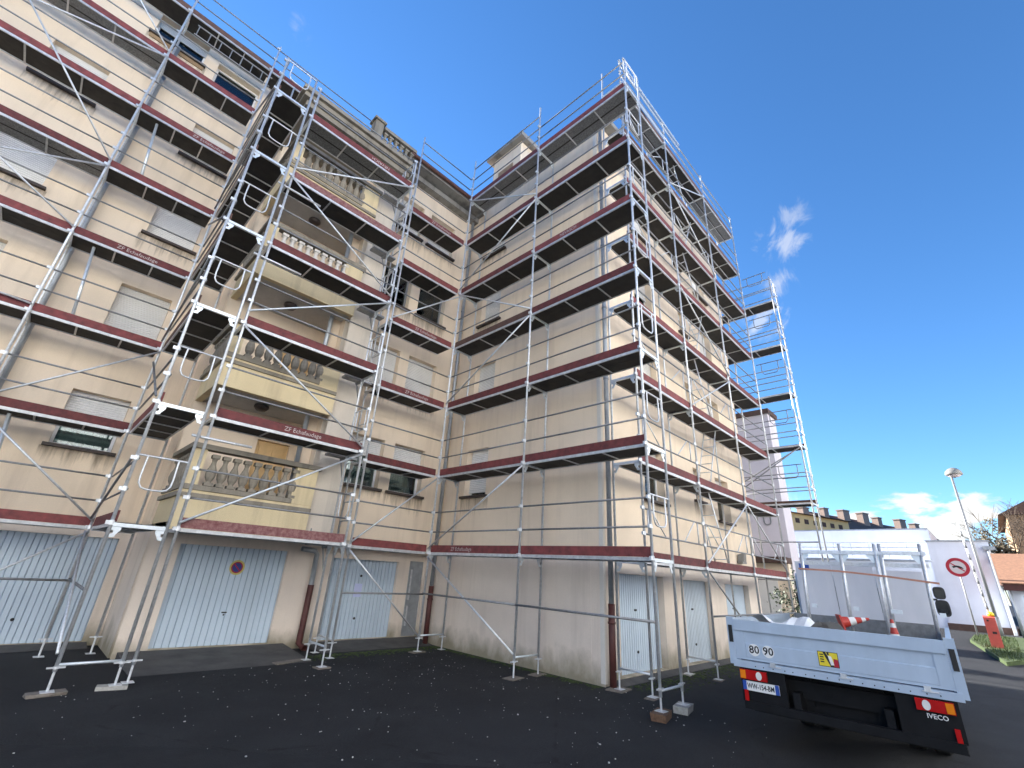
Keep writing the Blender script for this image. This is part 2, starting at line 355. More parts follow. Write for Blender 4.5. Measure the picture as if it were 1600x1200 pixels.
sheet('asphalt_patch', [(-11.5, 7.2), (-9.2, 5.35), (-7.0, 3.5), (-5.6, 2.4), (-4.92, 1.72), (-3.9, .72), (-3.4, .21), (-2.2, -1.3), (-1.6, -2.4), (-1.2, -5), (-3, -14), (-20, -14), (-22, 6)], 'asphalt_smooth', .005)
# sloping concrete aprons in front of the garages
def apron(name, x0, x1, yb, yf, zb):
    t = MB(); t.poly([(x0, yf, .004), (x1, yf, .004), (x1, yb, zb), (x0, yb, zb)])
    t.poly([(x0, yf, .0), (x0, yf, .004), (x0, yb, zb), (x0, yb, 0)]); t.poly([(x1, yf, .004), (x1, yf, 0), (x1, yb, 0), (x1, yb, zb)])
    o = t.build(name, 'apron'); tag(o, kind='structure')
apron('garage_apron', -5.62, -2.62, 8.0, 6.25, .13)
apron('garage_apron', -2.05, 1.02, 8.0, 7.05, .13)
apron('garage_apron', -16, -5.9, 9.8, 9.35, .08)
apron('garage_apron', 1.35, 10.3, 1.72, 1.5, .08)

# ------------------------------------------------------------------ apartment building
BLD = empty('apartment_building', 'cream rendered apartment block with balconies and ground floor garages behind the scaffolding', 'building')
STO = 2.83
def frame_pt(plane, o, u, d, z):       # plane 'y': u runs along x, d goes into the wall along +y ; plane 'x': u runs along y, d goes along +x
    return (u, o+d, z) if plane == 'y' else (o+d, u, z)
def wall(name, plane, o, u0, u1, z0, z1, holes, m, depth=.32, parent=BLD, reveal=None):
    us = sorted({u0, u1, *[h[0] for h in holes], *[h[1] for h in holes]}); zs = sorted({z0, z1, *[h[2] for h in holes], *[h[3] for h in holes]})
    t = MB(); P = lambda u, d, z: frame_pt(plane, o, u, d, z)
    for i in range(len(us)-1):
        for j in range(len(zs)-1):
            a, b, c, e = us[i], us[i+1], zs[j], zs[j+1]
            if any(h[0] <= a+1e-6 and b <= h[1]+1e-6 and h[2] <= c+1e-6 and e <= h[3]+1e-6 for h in holes): continue
            q = [P(a, 0, c), P(b, 0, c), P(b, 0, e), P(a, 0, e)]
            if plane == 'x': q.reverse()
            t.poly(q)
            q = [P(a, depth, c), P(b, depth, c), P(b, depth, e), P(a, depth, e)]
            if plane == 'y': q.reverse()
            t.poly(q)
    for h in holes:
        a, b, c, e = h[:4]
        for q in ([P(a, 0, c), P(a, depth, c), P(a, depth, e), P(a, 0, e)], [P(b, 0, c), P(b, 0, e), P(b, depth, e), P(b, depth, c)],
                  [P(a, 0, e), P(a, depth, e), P(b, depth, e), P(b, 0, e)], [P(a, 0, c), P(b, 0, c), P(b, depth, c), P(a, depth, c)]): t.poly(q)
    return t.build(name, m, parent)
def shutter_mesh(w, h, m):
    key = ('shutter', round(w, 3), round(h, 3), m)
    if key in CACHE: return CACHE[key]
    t = MB(); z = 0; p = .052
    while z < h-1e-4:
        z2 = min(h, z+p)
        t.quad((-w/2, -.004, z), (w/2, -.004, z), (w/2, -.016, (z+z2)/2), (-w/2, -.016, (z+z2)/2)); t.quad((-w/2, -.016, (z+z2)/2), (w/2, -.016, (z+z2)/2), (w/2, -.004, z2-.004), (-w/2, -.004, z2-.004)); t.quad((-w/2, -.004, z2-.004), (w/2, -.004, z2-.004), (w/2, .004, z2), (-w/2, .004, z2)); z = z2
    t.box(-w/2, w/2, -.02, .012, -.02, .015)
    CACHE[key] = mesh_of('shutter', t.v, t.f, m, t.m); return CACHE[key]
def window(plane, o, uc, w, z0, z1, shut=1.0, curtain=False, sill=True, sm='shutter_closed', frame='pvc', mull=True, sill_ext=.09):
    """shut: share of the opening that the roller shutter covers from above"""
    rot = basis((1, 0, 0), (0, 1, 0)) if plane == 'y' else basis((0, -1, 0), (1, 0, 0))
    loc = frame_pt(plane, o, uc, .215, z0); h = z1-z0; t = MB(); fw = .06
    for a in ((-w/2, -w/2+fw, 0, h), (w/2-fw, w/2, 0, h), (-w/2+fw, w/2-fw, 0, fw), (-w/2+fw, w/2-fw, h-fw, h)): t.box(a[0], a[1], -.0, .06, a[2], a[3])
    if mull: t.box(-.035, .035, .004, .056, fw, h-fw)
    fr = add('window', mesh_of('window', t.v, t.f, frame, t.m), BLD, loc, rot)
    if shut < 1:
        halves = ((-w/2+fw, -.035), (.035, w/2-fw)) if mull else ((-w/2+fw, w/2-fw),)
        for a, b in halves:
            g = MB(); g.box(a, b, .025, .031, fw, h-fw); g.build('pane', 'pane', fr)
        g = MB(); n_ = 26
        if curtain:
            for k in range(n_):
                a = -w/2+w*k/n_; b = -w/2+w*(k+1)/n_; g.quad((a, .14+.02*(k % 2), .02), (b, .14+.02*((k+1) % 2), .02), (b, .14+.02*((k+1) % 2), h), (a, .14+.02*(k % 2), h))
            g.build('curtain', 'curtain', fr)
    if shut > 0: add('roller_shutter', shutter_mesh(w-.012, h*shut, sm), fr, (0, -.022, h*(1-shut)+.001))
    if sill:
        g = MB(); g.box(-w/2-sill_ext, w/2+sill_ext, -.32, -.217, -.065, -.002); g.box(-w/2+.001, w/2-.001, -.2165, -.002, -.0, .012); g.build('sill', 'sill', fr)
        hh = random.uniform(.4, .75); g = MB(); g.quad((-w/2-.12, -.2175, -.066-hh), (w/2+.12, -.2175, -.066-hh), (w/2+.12, -.2175, -.066), (-w/2-.12, -.2175, -.066)); g.build('rain_stain', 'rain_stain', fr)
    return fr
def garage_door(plane, o, u0, u1, z0, z1, m='door_white', rib=.105, split=False, depth=.10):
    w = u1-u0; h = z1-z0; t = MB(); n_ = max(4, round(w/rib)); p = w/n_
    parts = [(0, h)] if not split else [(0, h*.52-.006), (h*.52+.006, h)]
    for a, b in parts:
        for k in range(n_):
            x = -w/2+k*p; g = p*.22
            t.quad((x, 0, a), (x+p-g, 0, a), (x+p-g, 0, b), (x, 0, b)); t.quad((x+p-g, 0, a), (x+p-g*.5, .03, a), (x+p-g*.5, .03, b), (x+p-g, 0, b)); t.quad((x+p-g*.5, .03, a), (x+p, 0, a), (x+p, 0, b), (x+p-g*.5, .03, b))
    t.box(-w/2, w/2, .032, .06, 0, h)
    rot = basis((1, 0, 0), (0, 1, 0)) if plane == 'y' else basis((0, -1, 0), (1, 0, 0))
    d = add('garage_door', mesh_of('garage_door', t.v, t.f, m, t.m), BLD, frame_pt(plane, o, (u0+u1)/2, depth, z0), rot)
    g = MB(); g.box(-w/2, w/2, -.012, .0, -.03, .03); return d
HW = lambda uc, w, k, lo, hi: (uc-w/2, uc+w/2, lo+STO*k, hi+STO*k)
# left block, main face
L_Y = 9.75
Lcols = [(-7.23, 1.06), (-10.31, 1.10), (-13.4, 1.10)]
holesL = []
for uc, w in Lcols:
    for k in range(4): holesL.append((uc-w/2, uc+w/2, 3.90+STO*k, 5.16+STO*k))
holesL += [(-7.85, -6.62, 15.05, 16.25), (-9.45, -8.2, 15.75, 16.6), (-12.4, -11.2, 15.75, 16.6)]
gd = [(-8.35, -5.98, .08, 2.1), (-11.2, -8.8, .08, 2.1), (-14.2, -11.8, .08, 2.1)]
wall('wall', 'y', L_Y, -16, -5.7, 2.45, 17.0, holesL, 'render_beige')
wall('garage_wall', 'y', L_Y+.02, -16, -5.7, 0, 2.45, gd, 'render_low')
for uc, w in Lcols:
    for k in range(4):
        sh = 1.0
        if k == 0: sh = .52
        if k == 2: sh = .95 if uc < -9 else .93
        window('y', L_Y, uc, w, 3.90+STO*k, 5.16+STO*k, sh, curtain=(k == 0), sm='shutter' if k in (0, 2) else 'shutter_closed', mull=False)
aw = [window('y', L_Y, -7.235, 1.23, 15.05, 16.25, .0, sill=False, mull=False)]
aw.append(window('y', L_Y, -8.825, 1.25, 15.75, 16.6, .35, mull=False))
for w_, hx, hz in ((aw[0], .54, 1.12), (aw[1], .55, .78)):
    g = MB(); g.box(-hx, hx, .04, .046, .07, hz); g.build('blind', 'cone_white', w_)  # white sheets behind the attic panes, standing in for curtain and reflected sky
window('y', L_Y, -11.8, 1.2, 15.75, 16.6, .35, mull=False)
for x in (-9.05, -8.6):
    pass
box_obj('wood_cladding', -9.5, -8.15, L_Y-.035, L_Y-.002, 15.55, 15.68, 'wood_muted', BLD)
for i, g in enumerate(gd):
    d = garage_door('y', L_Y+.02, *g)
    if i == 0:
        k = MB(); k.lathe([(0, 0), (.03, .0), (.03, .02), (0, .02)], seg=10); k.build('lock', 'black', d, (.02, -.002, .42), rot=basis((1, 0, 0), (0, 0, 1)))
# balcony block
BX0, BX1, BP, B_Y, BB = -5.70, -2.48, -3.18, 6.65, 8.40
wall('garage_wall', 'y', 7.9, BX0, -2.12, 0, 2.42, [(-5.17, -2.95, .14, 2.07)], 'render_low')
dB = garage_door('y', 7.9, -5.17, -2.95, .14, 2.07, rib=.125)
box_obj('wall', BX0, BX0+.25, 8.15, L_Y, 0, 2.42, 'render_low', BLD)
bx = MB(); bx.box(BX0, BX1, B_Y+.25, 8.0, 2.28, 2.42); bx.build('ceiling_slab', 'soffit', BLD)
# pier on the right with the pale strip
wall('wall', 'y', B_Y+.12, BP, BX1, 2.42, 13.55, [], 'render_strip', depth=.3)
box_obj('wall', BP, BX1, B_Y+.45, L_Y+2, 2.42, 13.55, 'render_beige', BLD)
box_obj('column', BP-.22, BP+.001, B_Y+.72, B_Y+.95, 2.42, 13.55, 'render_beige', BLD)
wall('wall', 'y', BB, BX0, BP, 2.42, 16.2, [(-4.15, -3.35, 2.45+STO*k, 4.65+STO*k) for k in range(4)], 'render_beige')
box_obj('wall', BX0-.0, BX0+.25, BB+.3, L_Y, 2.42, 16.2, 'render_beige', BLD)
for k in range(4):
    d = MB(); d.box(-4.15, -3.35, .10, .15, 0, 2.2); d.box(-4.05, -3.78, .085, .0995, .12, 2.08); d.box(-3.72, -3.45, .085, .0995, .12, 2.08); d.build('balcony_door', 'door_tan', BLD, (0, BB, 2.45+STO*k))
# baluster mesh
bl = MB(); bl.box(-.075, .075, -.075, .075, 0, .06); bl.lathe([(.055, .06), (.05, .09), (.085, .16), (.098, .24), (.085, .33), (.05, .42), (.04, .48), (.052, .53), (.062, .55)], seg=10); bl.box(-.07, .07, -.07, .07, .55, .62)
BAL = mesh_of('baluster', bl.v, bl.f, 'old_stone', bl.m)
bl2 = MB(); bl2.v = list(bl.v); bl2.f = list(bl.f); bl2.m = list(bl.m)
BALC = mesh_of('baluster', bl2.v, bl2.f, 'render_pale', bl2.m)
for k in range(4):
    zr = 3.93+STO*k; zb = zr-.80; z0 = 5.20+STO*(k-1) if k else 2.28
    st = 'old_stone'
    t = MB()
    t.box(BX0, BP, B_Y, B_Y+.14, z0, zb-.10)                                   # solid front
    t.box(BX0, BX0+.14, B_Y+.142, BB-.002, z0, zb-.10)                         # flank
    t.box(BX0+.142, BP-.002, B_Y+.142, BB-.002, z0+.07, zb-.12, 1)             # slab with soffit
    t.box(-3.66, BP, B_Y, B_Y+.14, zb-.098, zr-.10)                            # solid panel on the right
    t.box(BX0+.02, BX0+.24, B_Y+.015, B_Y+.235, zb+.0, zr-.10)                 # corner pedestal
    bal = t.build('balcony', ['balcony_paint', 'soffit'], BLD)
    r = MB(); r.box(BX0-.05, BP+.06, B_Y-.05, B_Y+.19, zr-.10, zr); r.box(BX0-.05, BX0+.19, B_Y+.192, BB-.01, zr-.10, zr); r.box(BX0-.03, -3.64, B_Y-.03, B_Y+.17, zb-.097, zb); r.box(BX0-.03, BX0+.17, B_Y+.172, BB-.01, zb-.097, zb)
    r.box(BX0-.06, BP+.0, B_Y-.045, B_Y-.001, zb-.24, zb-.16); r.box(BX0-.06, BX0-.001, B_Y-.0, BB-.01, zb-.24, zb-.16)
    r.build('stone_rail', st, bal)
    n_ = 9
    for i in range(n_): add('baluster', BALC if k == 2 else BAL, bal, (BX0+.42+i*(1.62/(n_-1)), B_Y+.07, zb+.01))
    for i in range(6): add('baluster', BAL, bal, (BX0+.07, B_Y+.45+i*.215, zb+.01))
    if k < 3:
        g = MB(); g.lathe([(.05, 0), (.16, -.02), (.17, -.07), (.10, -.15), (.0, -.16)], seg=12); g.build('ceiling_lamp', 'lamp_brown', bal, (-4.5, 7.55, 5.27+STO*k), smooth=True)
# cornice and roof terrace above the top loggia
t = MB(); t.box(BX0-.1, BX1+.05, B_Y-.1, BB+.3, 13.55, 13.72); t.box(BX0-.22, BX1+.1, B_Y-.22, BB+.3, 13.722, 13.86); t.box(BX0-.3, BX1+.2, B_Y-.32, BB+.3, 13.862, 13.98)
t.build('cornice', 'old_stone', BLD)
t = MB(); t.box(-3.86, -3.58, B_Y-.12, B_Y+.16, 13.982, 14.86); t.box(-3.92, -3.52, B_Y-.18, B_Y+.22, 14.862, 14.94); t.box(-3.578, -2.3, B_Y-.08, B_Y+.12, 13.982, 14.06); t.box(-3.518, -2.3, B_Y-.10, B_Y+.14, 14.74, 14.86)
tb = t.build('terrace_balustrade', 'old_stone', BLD)
for i in range(6): add('baluster', BAL, tb, (-3.42+i*.2, B_Y+.02, 14.065))
# middle block
M_Y = 7.40
Mc = [(-1.72, 1.06), (-.33, 1.06)]
holesM = [(uc-w/2, uc+w/2, 3.80+STO*k, 5.16+STO*k) for uc, w in Mc for k in range(4)]
wall('wall', 'y', M_Y, BX1, 1.05, 2.42, 14.62, holesM, 'render_beige')
for uc, w in Mc:
    for k in range(4): window('y', M_Y, uc, w, 3.80+STO*k, 5.16+STO*k, (.36, 1, 0, 1)[k], curtain=k in (0, 2), sm='shutter' if k == 0 else 'shutter_closed', mull=False, frame='pvc' if k != 2 else 'alu_frame')
wall('garage_wall', 'y', 7.9, -2.118, 1.05, 0, 2.42, [(-1.80, .14, .13, 2.0), (.52, 1.02, .13, 2.05)], 'render_low')
dM = garage_door('y', 7.9, -1.80, .14, .13, 2.0, split=True, rib=.11)
g = MB(); g.box(.52, 1.02, .06, .10, 0, 1.92); g.box(.60, .66, .03, .06, .25, .75, 1); g.box(.60, .66, .03, .06, .9, 1.7, 1); g.build('service_door', ['zinc', 'steel'], BLD, (0, 7.9, .13))
box_obj('ceiling_slab', -2.40, 1.04, M_Y+.05, 8.14, 2.28, 2.418, 'render_pale', BLD)
t = MB(); t.box(-2.45, 1.05, 6.72, M_Y, 14.60, 14.72); t.box(-2.45, 1.05, 7.12, M_Y-.002, 14.40, 14.598); t.build('eave', 'stained_concrete', BLD)
t = MB(); t.path([(-2.45, 6.64, 14.72), (1.0, 6.64, 14.72)], .07, 8); t.build('gutter', 'gutter', BLD, smooth=True)
# wing : face towards the yard (x) and end face (y)
W_X, R_Y, RX1 = 1.05, 1.68, 10.42
holesW = [(5.5, 6.42, 3.86+STO*k, 5.22+STO*k) for k in range(4)]
wall('wall', 'x', W_X, R_Y, M_Y, 2.42, 15.4, holesW, 'render_beige')
wall('garage_wall', 'x', W_X+.004, R_Y, 8.1, 0, 2.42, [], 'render_low')
for k in range(4): window('x', W_X, 5.96, .92, 3.86+STO*k, 5.22+STO*k, (.9, 1, 1, 1)[k], sm='shutter' if k == 0 else 'shutter_closed', mull=False)
Rc = [(3.5, 1.05), (8.1, 1.05), (6.2, .55)]
holesR = [(uc-w/2, uc+w/2, (3.80 if w > .8 else 4.2)+STO*k, 5.16+STO*k) for uc, w in Rc for k in range(4)]
wall('wall', 'y', R_Y, W_X, RX1, 2.42, 15.4, holesR, 'render_beige')
for uc, w in Rc:
    for k in range(4): window('y', R_Y, uc, w, (3.80 if w > .8 else 4.2)+STO*k, 5.16+STO*k, random.choice((1, .5, .25, 1)), curtain=True, mull=False)
RD = [(1.66, 3.64, .09, 2.02), (4.72, 6.42, .09, 1.99), (7.46, 9.40, .09, 1.96)]
wall('garage_wall', 'y', R_Y+.02, W_X, RX1, 0, 2.42, RD, 'render_low', depth=.3)
for i, g in enumerate(RD):
    d = garage_door('y', R_Y+.02, *g, m='door_white' if i != 1 else 'door_old', rib=.09, depth=.16)
    k = MB(); k.box(-.04, .04, -.02, -.001, -.02, .02); k.build('door_handle', 'black', d, (-.1, 0, 1.2))
    k = MB(); k.lathe([(0, 0), (.028, .0), (.028, .02), (0, .02)], seg=10); k.build('lock', 'black', d, (-.05, -.0, .38), rot=basis((1, 0, 0), (0, 0, 1)))
box_obj('corner_trim', W_X-.012, W_X+.06, R_Y-.012, R_Y+.09, 0.05, 15.4, 'render_pale', BLD)
box_obj('wall', RX1-.25, RX1, R_Y+.3, 22, 0, 15.4, 'render_beige', BLD)
# closing walls and roofs behind
box_obj('wall', -16, RX1-.25, 21.7, 22, 0, 17, 'render_beige', BLD); box_obj('wall', -16.3, -16, L_Y, 22, 0, 17, 'render_beige', BLD)
t = MB(); t.box(W_X-.25, RX1+.3, R_Y-.3, 22.2, 15.402, 15.598); t.build('eave', 'stained_concrete', BLD)
t = MB(); t.prism([(W_X+.6, R_Y+.8, 15.6), (RX1-.6, R_Y+.8, 15.6), ((W_X+RX1)/2, R_Y+4.5, 18.4)], (0, 17, 0)); t.build('roof', 'roof_tile', BLD)
t = MB(); t.box(-16.4, W_X-.3, L_Y-.2, 22.2, 17.002, 17.2); t.prism([(-16.4, L_Y+.3, 17.2), (-16.4, 14.8, 20.6), (-16.4, 21.9, 17.2)], (17.0, 0, 0)); t.box(BX0, W_X-.3, BB+.3, L_Y-.21, 16.2, 16.4); t.box(BX1-.1, W_X+.2, M_Y-.6, L_Y+3, 14.75, 14.95); t.build('roof', 'roof_tile', BLD)  # unseen left ridge raised high to keep low sun off the wing wall
box_obj('wall', BX0, W_X+.2, L_Y+2.0, L_Y+2.2, 14.9, 17.0, 'render_beige', BLD)
# roof housing above the wing
t = MB(); t.box(1.75, 2.75, 5.75, 7.35, 15.6, 18.4); hs_ = t.build('roof_housing', 'render_beige', BLD)
t = MB(); t.prism([(1.5, 5.5, 18.402), (1.5, 7.6, 18.402), (1.5, 7.6, 18.50), (1.5, 5.5, 18.62)], (1.4, 0, 0)); t.build('housing_cap', 'stained_concrete', hs_)
box_obj('vent_panel', 1.72, 1.748, 6.15, 7.0, 16.95, 17.5, 'wood_muted', hs_)
# rain pipes
def pipe(x, y, z0, z1, cut=1.38, r=.055):
    p = MB(); p.tube((x, y, cut), (x, y, z1), r, 10)
    for z in range(2, int(z1), 2): p.tube((x, y, z+.35), (x, y, z+.41), r+.012, 10)
    o = p.build('rain_pipe', 'zinc', BLD, smooth=True)
    if z0 < cut:
        q = MB(); q.tube((x, y, z0), (x, y, cut+.06), r+.014, 10); q.tube((x, y, cut-.3), (x, y, cut-.26), r+.025, 10); q.build('pipe_foot', 'cast_red', o, smooth=True)
pipe(1.13, 1.56, 0, 15.3); pipe(.90, 7.27, 0, 14.6); pipe(-8.82, 9.62, 2.3, 15.7, cut=2.3)
p = MB(); p.path([(-2.75, 7.65, 2.15), (-2.4, 7.72, 2.12), (-2.32, 7.76, 2.05), (-2.30, 7.78, 1.3)], .06, 9); o = p.build('rain_pipe', 'zinc', BLD, smooth=True)
p = MB(); p.path([(-2.30, 7.78, 1.36), (-2.30, 7.78, .12), (-2.27, 7.5, .05)], .072, 9); p.build('pipe_foot', 'cast_red', o, smooth=True)
p = MB(); p.tube((BP-.32, B_Y+.62, 2.45), (BP-.32, B_Y+.62, 13.5), .06, 10); p.build('rain_pipe', 'zinc', BLD, smooth=True)
# wall lamp on the wing end face
p = MB(); p.box(8.62, 8.98, 1.50, 1.675, 2.60, 2.66); p.prism([(8.64, 1.66, 2.60), (8.96, 1.66, 2.60), (8.90, 1.48, 2.66), (8.70, 1.48, 2.66)], (0, -.02, .26)); p.build('wall_lamp', 'lamp_head', BLD)
# signs and notices on garage doors
def disc(r, z, seg=28): return [(r*math.cos(2*math.pi*k/seg), z, r*math.sin(2*math.pi*k/seg)) for k in range(seg)]
s = MB(); s.poly(disc(.155, 0), 0); s.poly(disc(.118, -.002), 1); s.poly(disc(.094, -.004), 2); s.prism([(-.075, -.006, .06), (-.06, -.006, .075), (.075, -.006, -.06), (.06, -.006, -.075)], (0, .001, 0), 1)
s.build('no_parking_sticker', ['sign_yellow', 'sign_red', 'sign_blue'], dB, (.10, -.004, 1.52))
k = MB(); k.box(-.05, .05, -.02, -.001, -.012, .012); k.box(-.012, .012, -.02, -.001, -.06, -.03); k.build('door_handle', 'black', dB, (.08, 0, .62))
k = MB(); k.quad((-.11, -.004, -.16), (.11, -.004, -.16), (.11, -.004, .16), (-.11, -.004, .16)); k.build('paper_notice', 'paper', dM, (-.1, 0, 1.12))
for zz in (.46, 1.47):
    k = MB(); k.lathe([(0, 0), (.03, .0), (.03, .02), (0, .02)], seg=10); k.build('lock', 'black', dM, (-.07, -.0, zz), rot=basis((1, 0, 0), (0, 0, 1)))

# ------------------------------------------------------------------ scaffolding
Z = lambda k: 2.28 + 2.0*(k-1)
RT = .0258
_g = MB(); _g.prism([(0, 0, 0), (.12, 0, 0), (.115, 0, -.05), (.07, 0, -.12), (.065, 0, -.15), (.0, 0, -.16), (.0, 0, -.11), (.03, 0, -.10), (.035, 0, -.06), (.0, 0, -.05)], (0, .010, 0)); GUSS = mesh_of('gusset', _g.v, _g.f, 'steel_bright', _g.m)
_c = MB(); _c.tube((0, 0, -.035), (0, 0, .035), .036, 8); _c.box(.02, .075, -.02, .02, -.03, .03); COUP = mesh_of('coupler', _c.v, _c.f, 'steel', _c.m)
_j = MB(); _j.box(-.075, .075, -.075, .075, 0, .008); _j.tube((0, 0, .008), (0, 0, .32), .017, 8); _j.tube((0, 0, .27), (0, 0, .30), .034, 8); _j.box(-.10, .10, -.012, .012, .275, .295); JACK = mesh_of('base_jack', _j.v, _j.f, 'steel', _j.m)
class Run:
    def __init__(s, label, axis, frames, outer, inner, dz=0.0):
        s.root = empty('scaffold', label, 'scaffold', group='scaffolds round the apartment block')
        s.axis, s.fr, s.o, s.i, s.dz = axis, frames, outer, inner, dz
        s.sgn = 1 if inner > outer else -1
    def P(s, p, q, z):                       # p along the run, q across (world coordinate)
        return Vector((p, q, z)) if s.axis == 'x' else Vector((q, p, z))
    def z(s, k): return Z(k)+s.dz
    def upright(s, p, q, z0, z1, jack=True, zj=0.0, levels=(), m='steel'):
        a = s.P(p, q, z0+.28 if jack else z0)
        o = tube_obj('upright', a, s.P(p, q, z1), RT, m, s.root)
        if jack: add('base_jack', JACK, s.root, s.P(p, q, zj))
        L = z1 - a.z
        for k in levels:
            for off in (-.02, .5, 1.0):
                z = s.z(k)+off
                if a.z+.05 < z < z1-.02: add('coupler', COUP, o, (0, 0, z-a.z))
        return o
    def frame(s, p, ztop, levels, z0=0.0, jack=True, inner=True, itop=None, zj=(0.0, 0.0), guss=True, foot=True):
        s.upright(p, s.o, z0, ztop, jack, zj[0], levels)
        if inner: s.upright(p, s.i, z0, itop or ztop, jack, zj[1])
        for k in levels:
            zz = s.z(k)
            a, b = s.P(p, s.o+s.sgn*RT, zz-.045), s.P(p, s.i-s.sgn*RT, zz-.045)
            t = MB(); d = b-a; L = d.length
            t.box(-L/2, L/2, -.025, .025, -.028, .028)
            key = ('transom', round(L, 3))
            if key not in CACHE: CACHE[key] = mesh_of('transom', t.v, t.f, 'steel_bright', t.m)
            tr = add('transom', CACHE[key], s.root, (a+b)/2, d.to_track_quat('X', 'Z'))
            if guss:
                add('gusset', GUSS, tr, (-L/2, -.006, -.029)); add('gusset', GUSS, tr, (L/2, .006, -.029), basis((-1, 0, 0), (0, -1, 0)))
        if foot and jack and inner: tube_obj('foot_transom', s.P(p, s.o, .36), s.P(p, s.i, .36), .02, 'steel_bright', s.root)
    def deck(s, p0, p1, k, toe='toe_red', bars=2, under='plywood', txt=None, flip=False, inner_toe=False, rails=True, end=(True, True), lattice=False, txt_pos=.5):
        zz = s.z(k); g = .035; a, b = p0+g, p1-g; L = b-a
        q0 = s.o+s.sgn*.035; q1 = s.i-s.sgn*.03; mid = (q0+q1)/2; wdt = abs(q1-q0)
        c = s.P((a+b)/2, mid, zz)
        rot = basis((1, 0, 0), (0, 1, 0)) if s.axis == 'x' else basis((0, 1, 0), (-1, 0, 0))
        key = ('deckframe', round(L, 3), round(wdt, 3))
        if key not in CACHE:
            t = MB()
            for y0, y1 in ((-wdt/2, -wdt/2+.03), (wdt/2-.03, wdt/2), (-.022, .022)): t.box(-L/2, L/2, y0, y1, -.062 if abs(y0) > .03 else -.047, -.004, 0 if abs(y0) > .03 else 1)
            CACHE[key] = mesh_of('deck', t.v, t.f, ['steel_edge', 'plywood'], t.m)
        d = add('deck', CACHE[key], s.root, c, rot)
        key = ('board', round(L, 3), round(wdt, 3), under)
        if key not in CACHE:
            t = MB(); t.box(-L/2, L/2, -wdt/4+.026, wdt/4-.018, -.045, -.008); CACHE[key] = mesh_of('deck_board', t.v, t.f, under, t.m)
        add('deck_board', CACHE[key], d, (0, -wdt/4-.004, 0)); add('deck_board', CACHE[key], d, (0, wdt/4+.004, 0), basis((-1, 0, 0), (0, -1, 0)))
        key = ('bar', round(wdt, 3))
        if key not in CACHE:
            t = MB(); t.box(-.016, .016, -wdt/2+.032, wdt/2-.032, -.066, -.0475); CACHE[key] = mesh_of('deck_bar', t.v, t.f, 'steel_edge', t.m)
        for i in range(bars): add('deck_bar', CACHE[key], d, (-L/2+L*(i+1)/(bars+1)+random.uniform(-.06, .06), 0, 0))
        if toe:
            key = ('toe', round(L, 3), toe)
            if key not in CACHE:
                t = MB(); t.box(-L/2-.02, L/2+.02, -.014, .014, .002, .172); CACHE[key] = mesh_of('toe_board', t.v, t.f, toe, t.m)
            tb_ = add('toe_board', CACHE[key], s.root, s.P((a+b)/2, s.o+s.sgn*.045, zz), rot)
            if txt:
                me = text_mesh(txt, .125, 'letter')
                # outward side
                out = s.P(0, -s.sgn, 0); right = Vector((0, 0, 1)).cross(out)
                up = Vector((0, 0, 1))
                if flip: right, up = -right, -up
                inv = rot.inverted()
                q = inv @ basis(right, up)
                x = s.P(1, 0, 0); lx = (inv @ x)
                add('lettering', me, tb_, Vector((L*(txt_pos-.5), 0, .082)) + (inv @ (out*.0165)), q)
        if rails:
            for h in (.5, 1.0): tube_obj('guardrail', s.P(p0, s.o+s.sgn*.035, zz+h), s.P(p1, s.o+s.sgn*.035, zz+h), .019, 'steel_dull', s.root, 7)
            if lattice:
                q = s.o+s.sgn*.035
                tube_obj('guard_strut', s.P(p0+.25, q, zz+.5), s.P(p0+.25, q, zz+1.0), .016, 'steel', s.root, 6); tube_obj('guard_strut', s.P(p1-.25, q, zz+.5), s.P(p1-.25, q, zz+1.0), .016, 'steel', s.root, 6)
                tube_obj('guard_strut', s.P(p0+.4, q, zz+1.0), s.P(p0+1.0, q, zz+.5), .014, 'steel', s.root, 6); tube_obj('guard_strut', s.P(p1-.4, q, zz+1.0), s.P(p1-1.0, q, zz+.5), .014, 'steel', s.root, 6)
        return d
    def brace(s, p0, z0, p1, z1, m='steel', off=-.045): tube_obj('brace', s.P(p0, s.o+s.sgn*off, z0), s.P(p1, s.o+s.sgn*off, z1), .021, m, s.root, 7)
    def ledger(s, p0, p1, z, m='steel_dull'): tube_obj('ledger', s.P(p0, s.o-s.sgn*.05, z), s.P(p1, s.o-s.sgn*.05, z), .0215, m, s.root, 7)
    def end_guard(s, p, k):
        zz = s.z(k); w = s.i-s.o; A = lambda f, z: s.P(p, s.o+w*f, z)
        t = MB(); t.path([A(0, zz+1.06), A(1, zz+1.06)], .017, 7)
        pts = [A(.2, zz+1.06), A(.19, zz+.75), A(.2, zz+.62), A(.26, zz+.55), A(.35, zz+.53), A(.5, zz+.525), A(.65, zz+.53), A(.74, zz+.55), A(.80, zz+.62), A(.81, zz+.75), A(.8, zz+1.06)]
        t.path(pts, .015, 7); t.build('end_guard', 'steel', s.root, smooth=True)
TX = 'ZF Echafaudage'
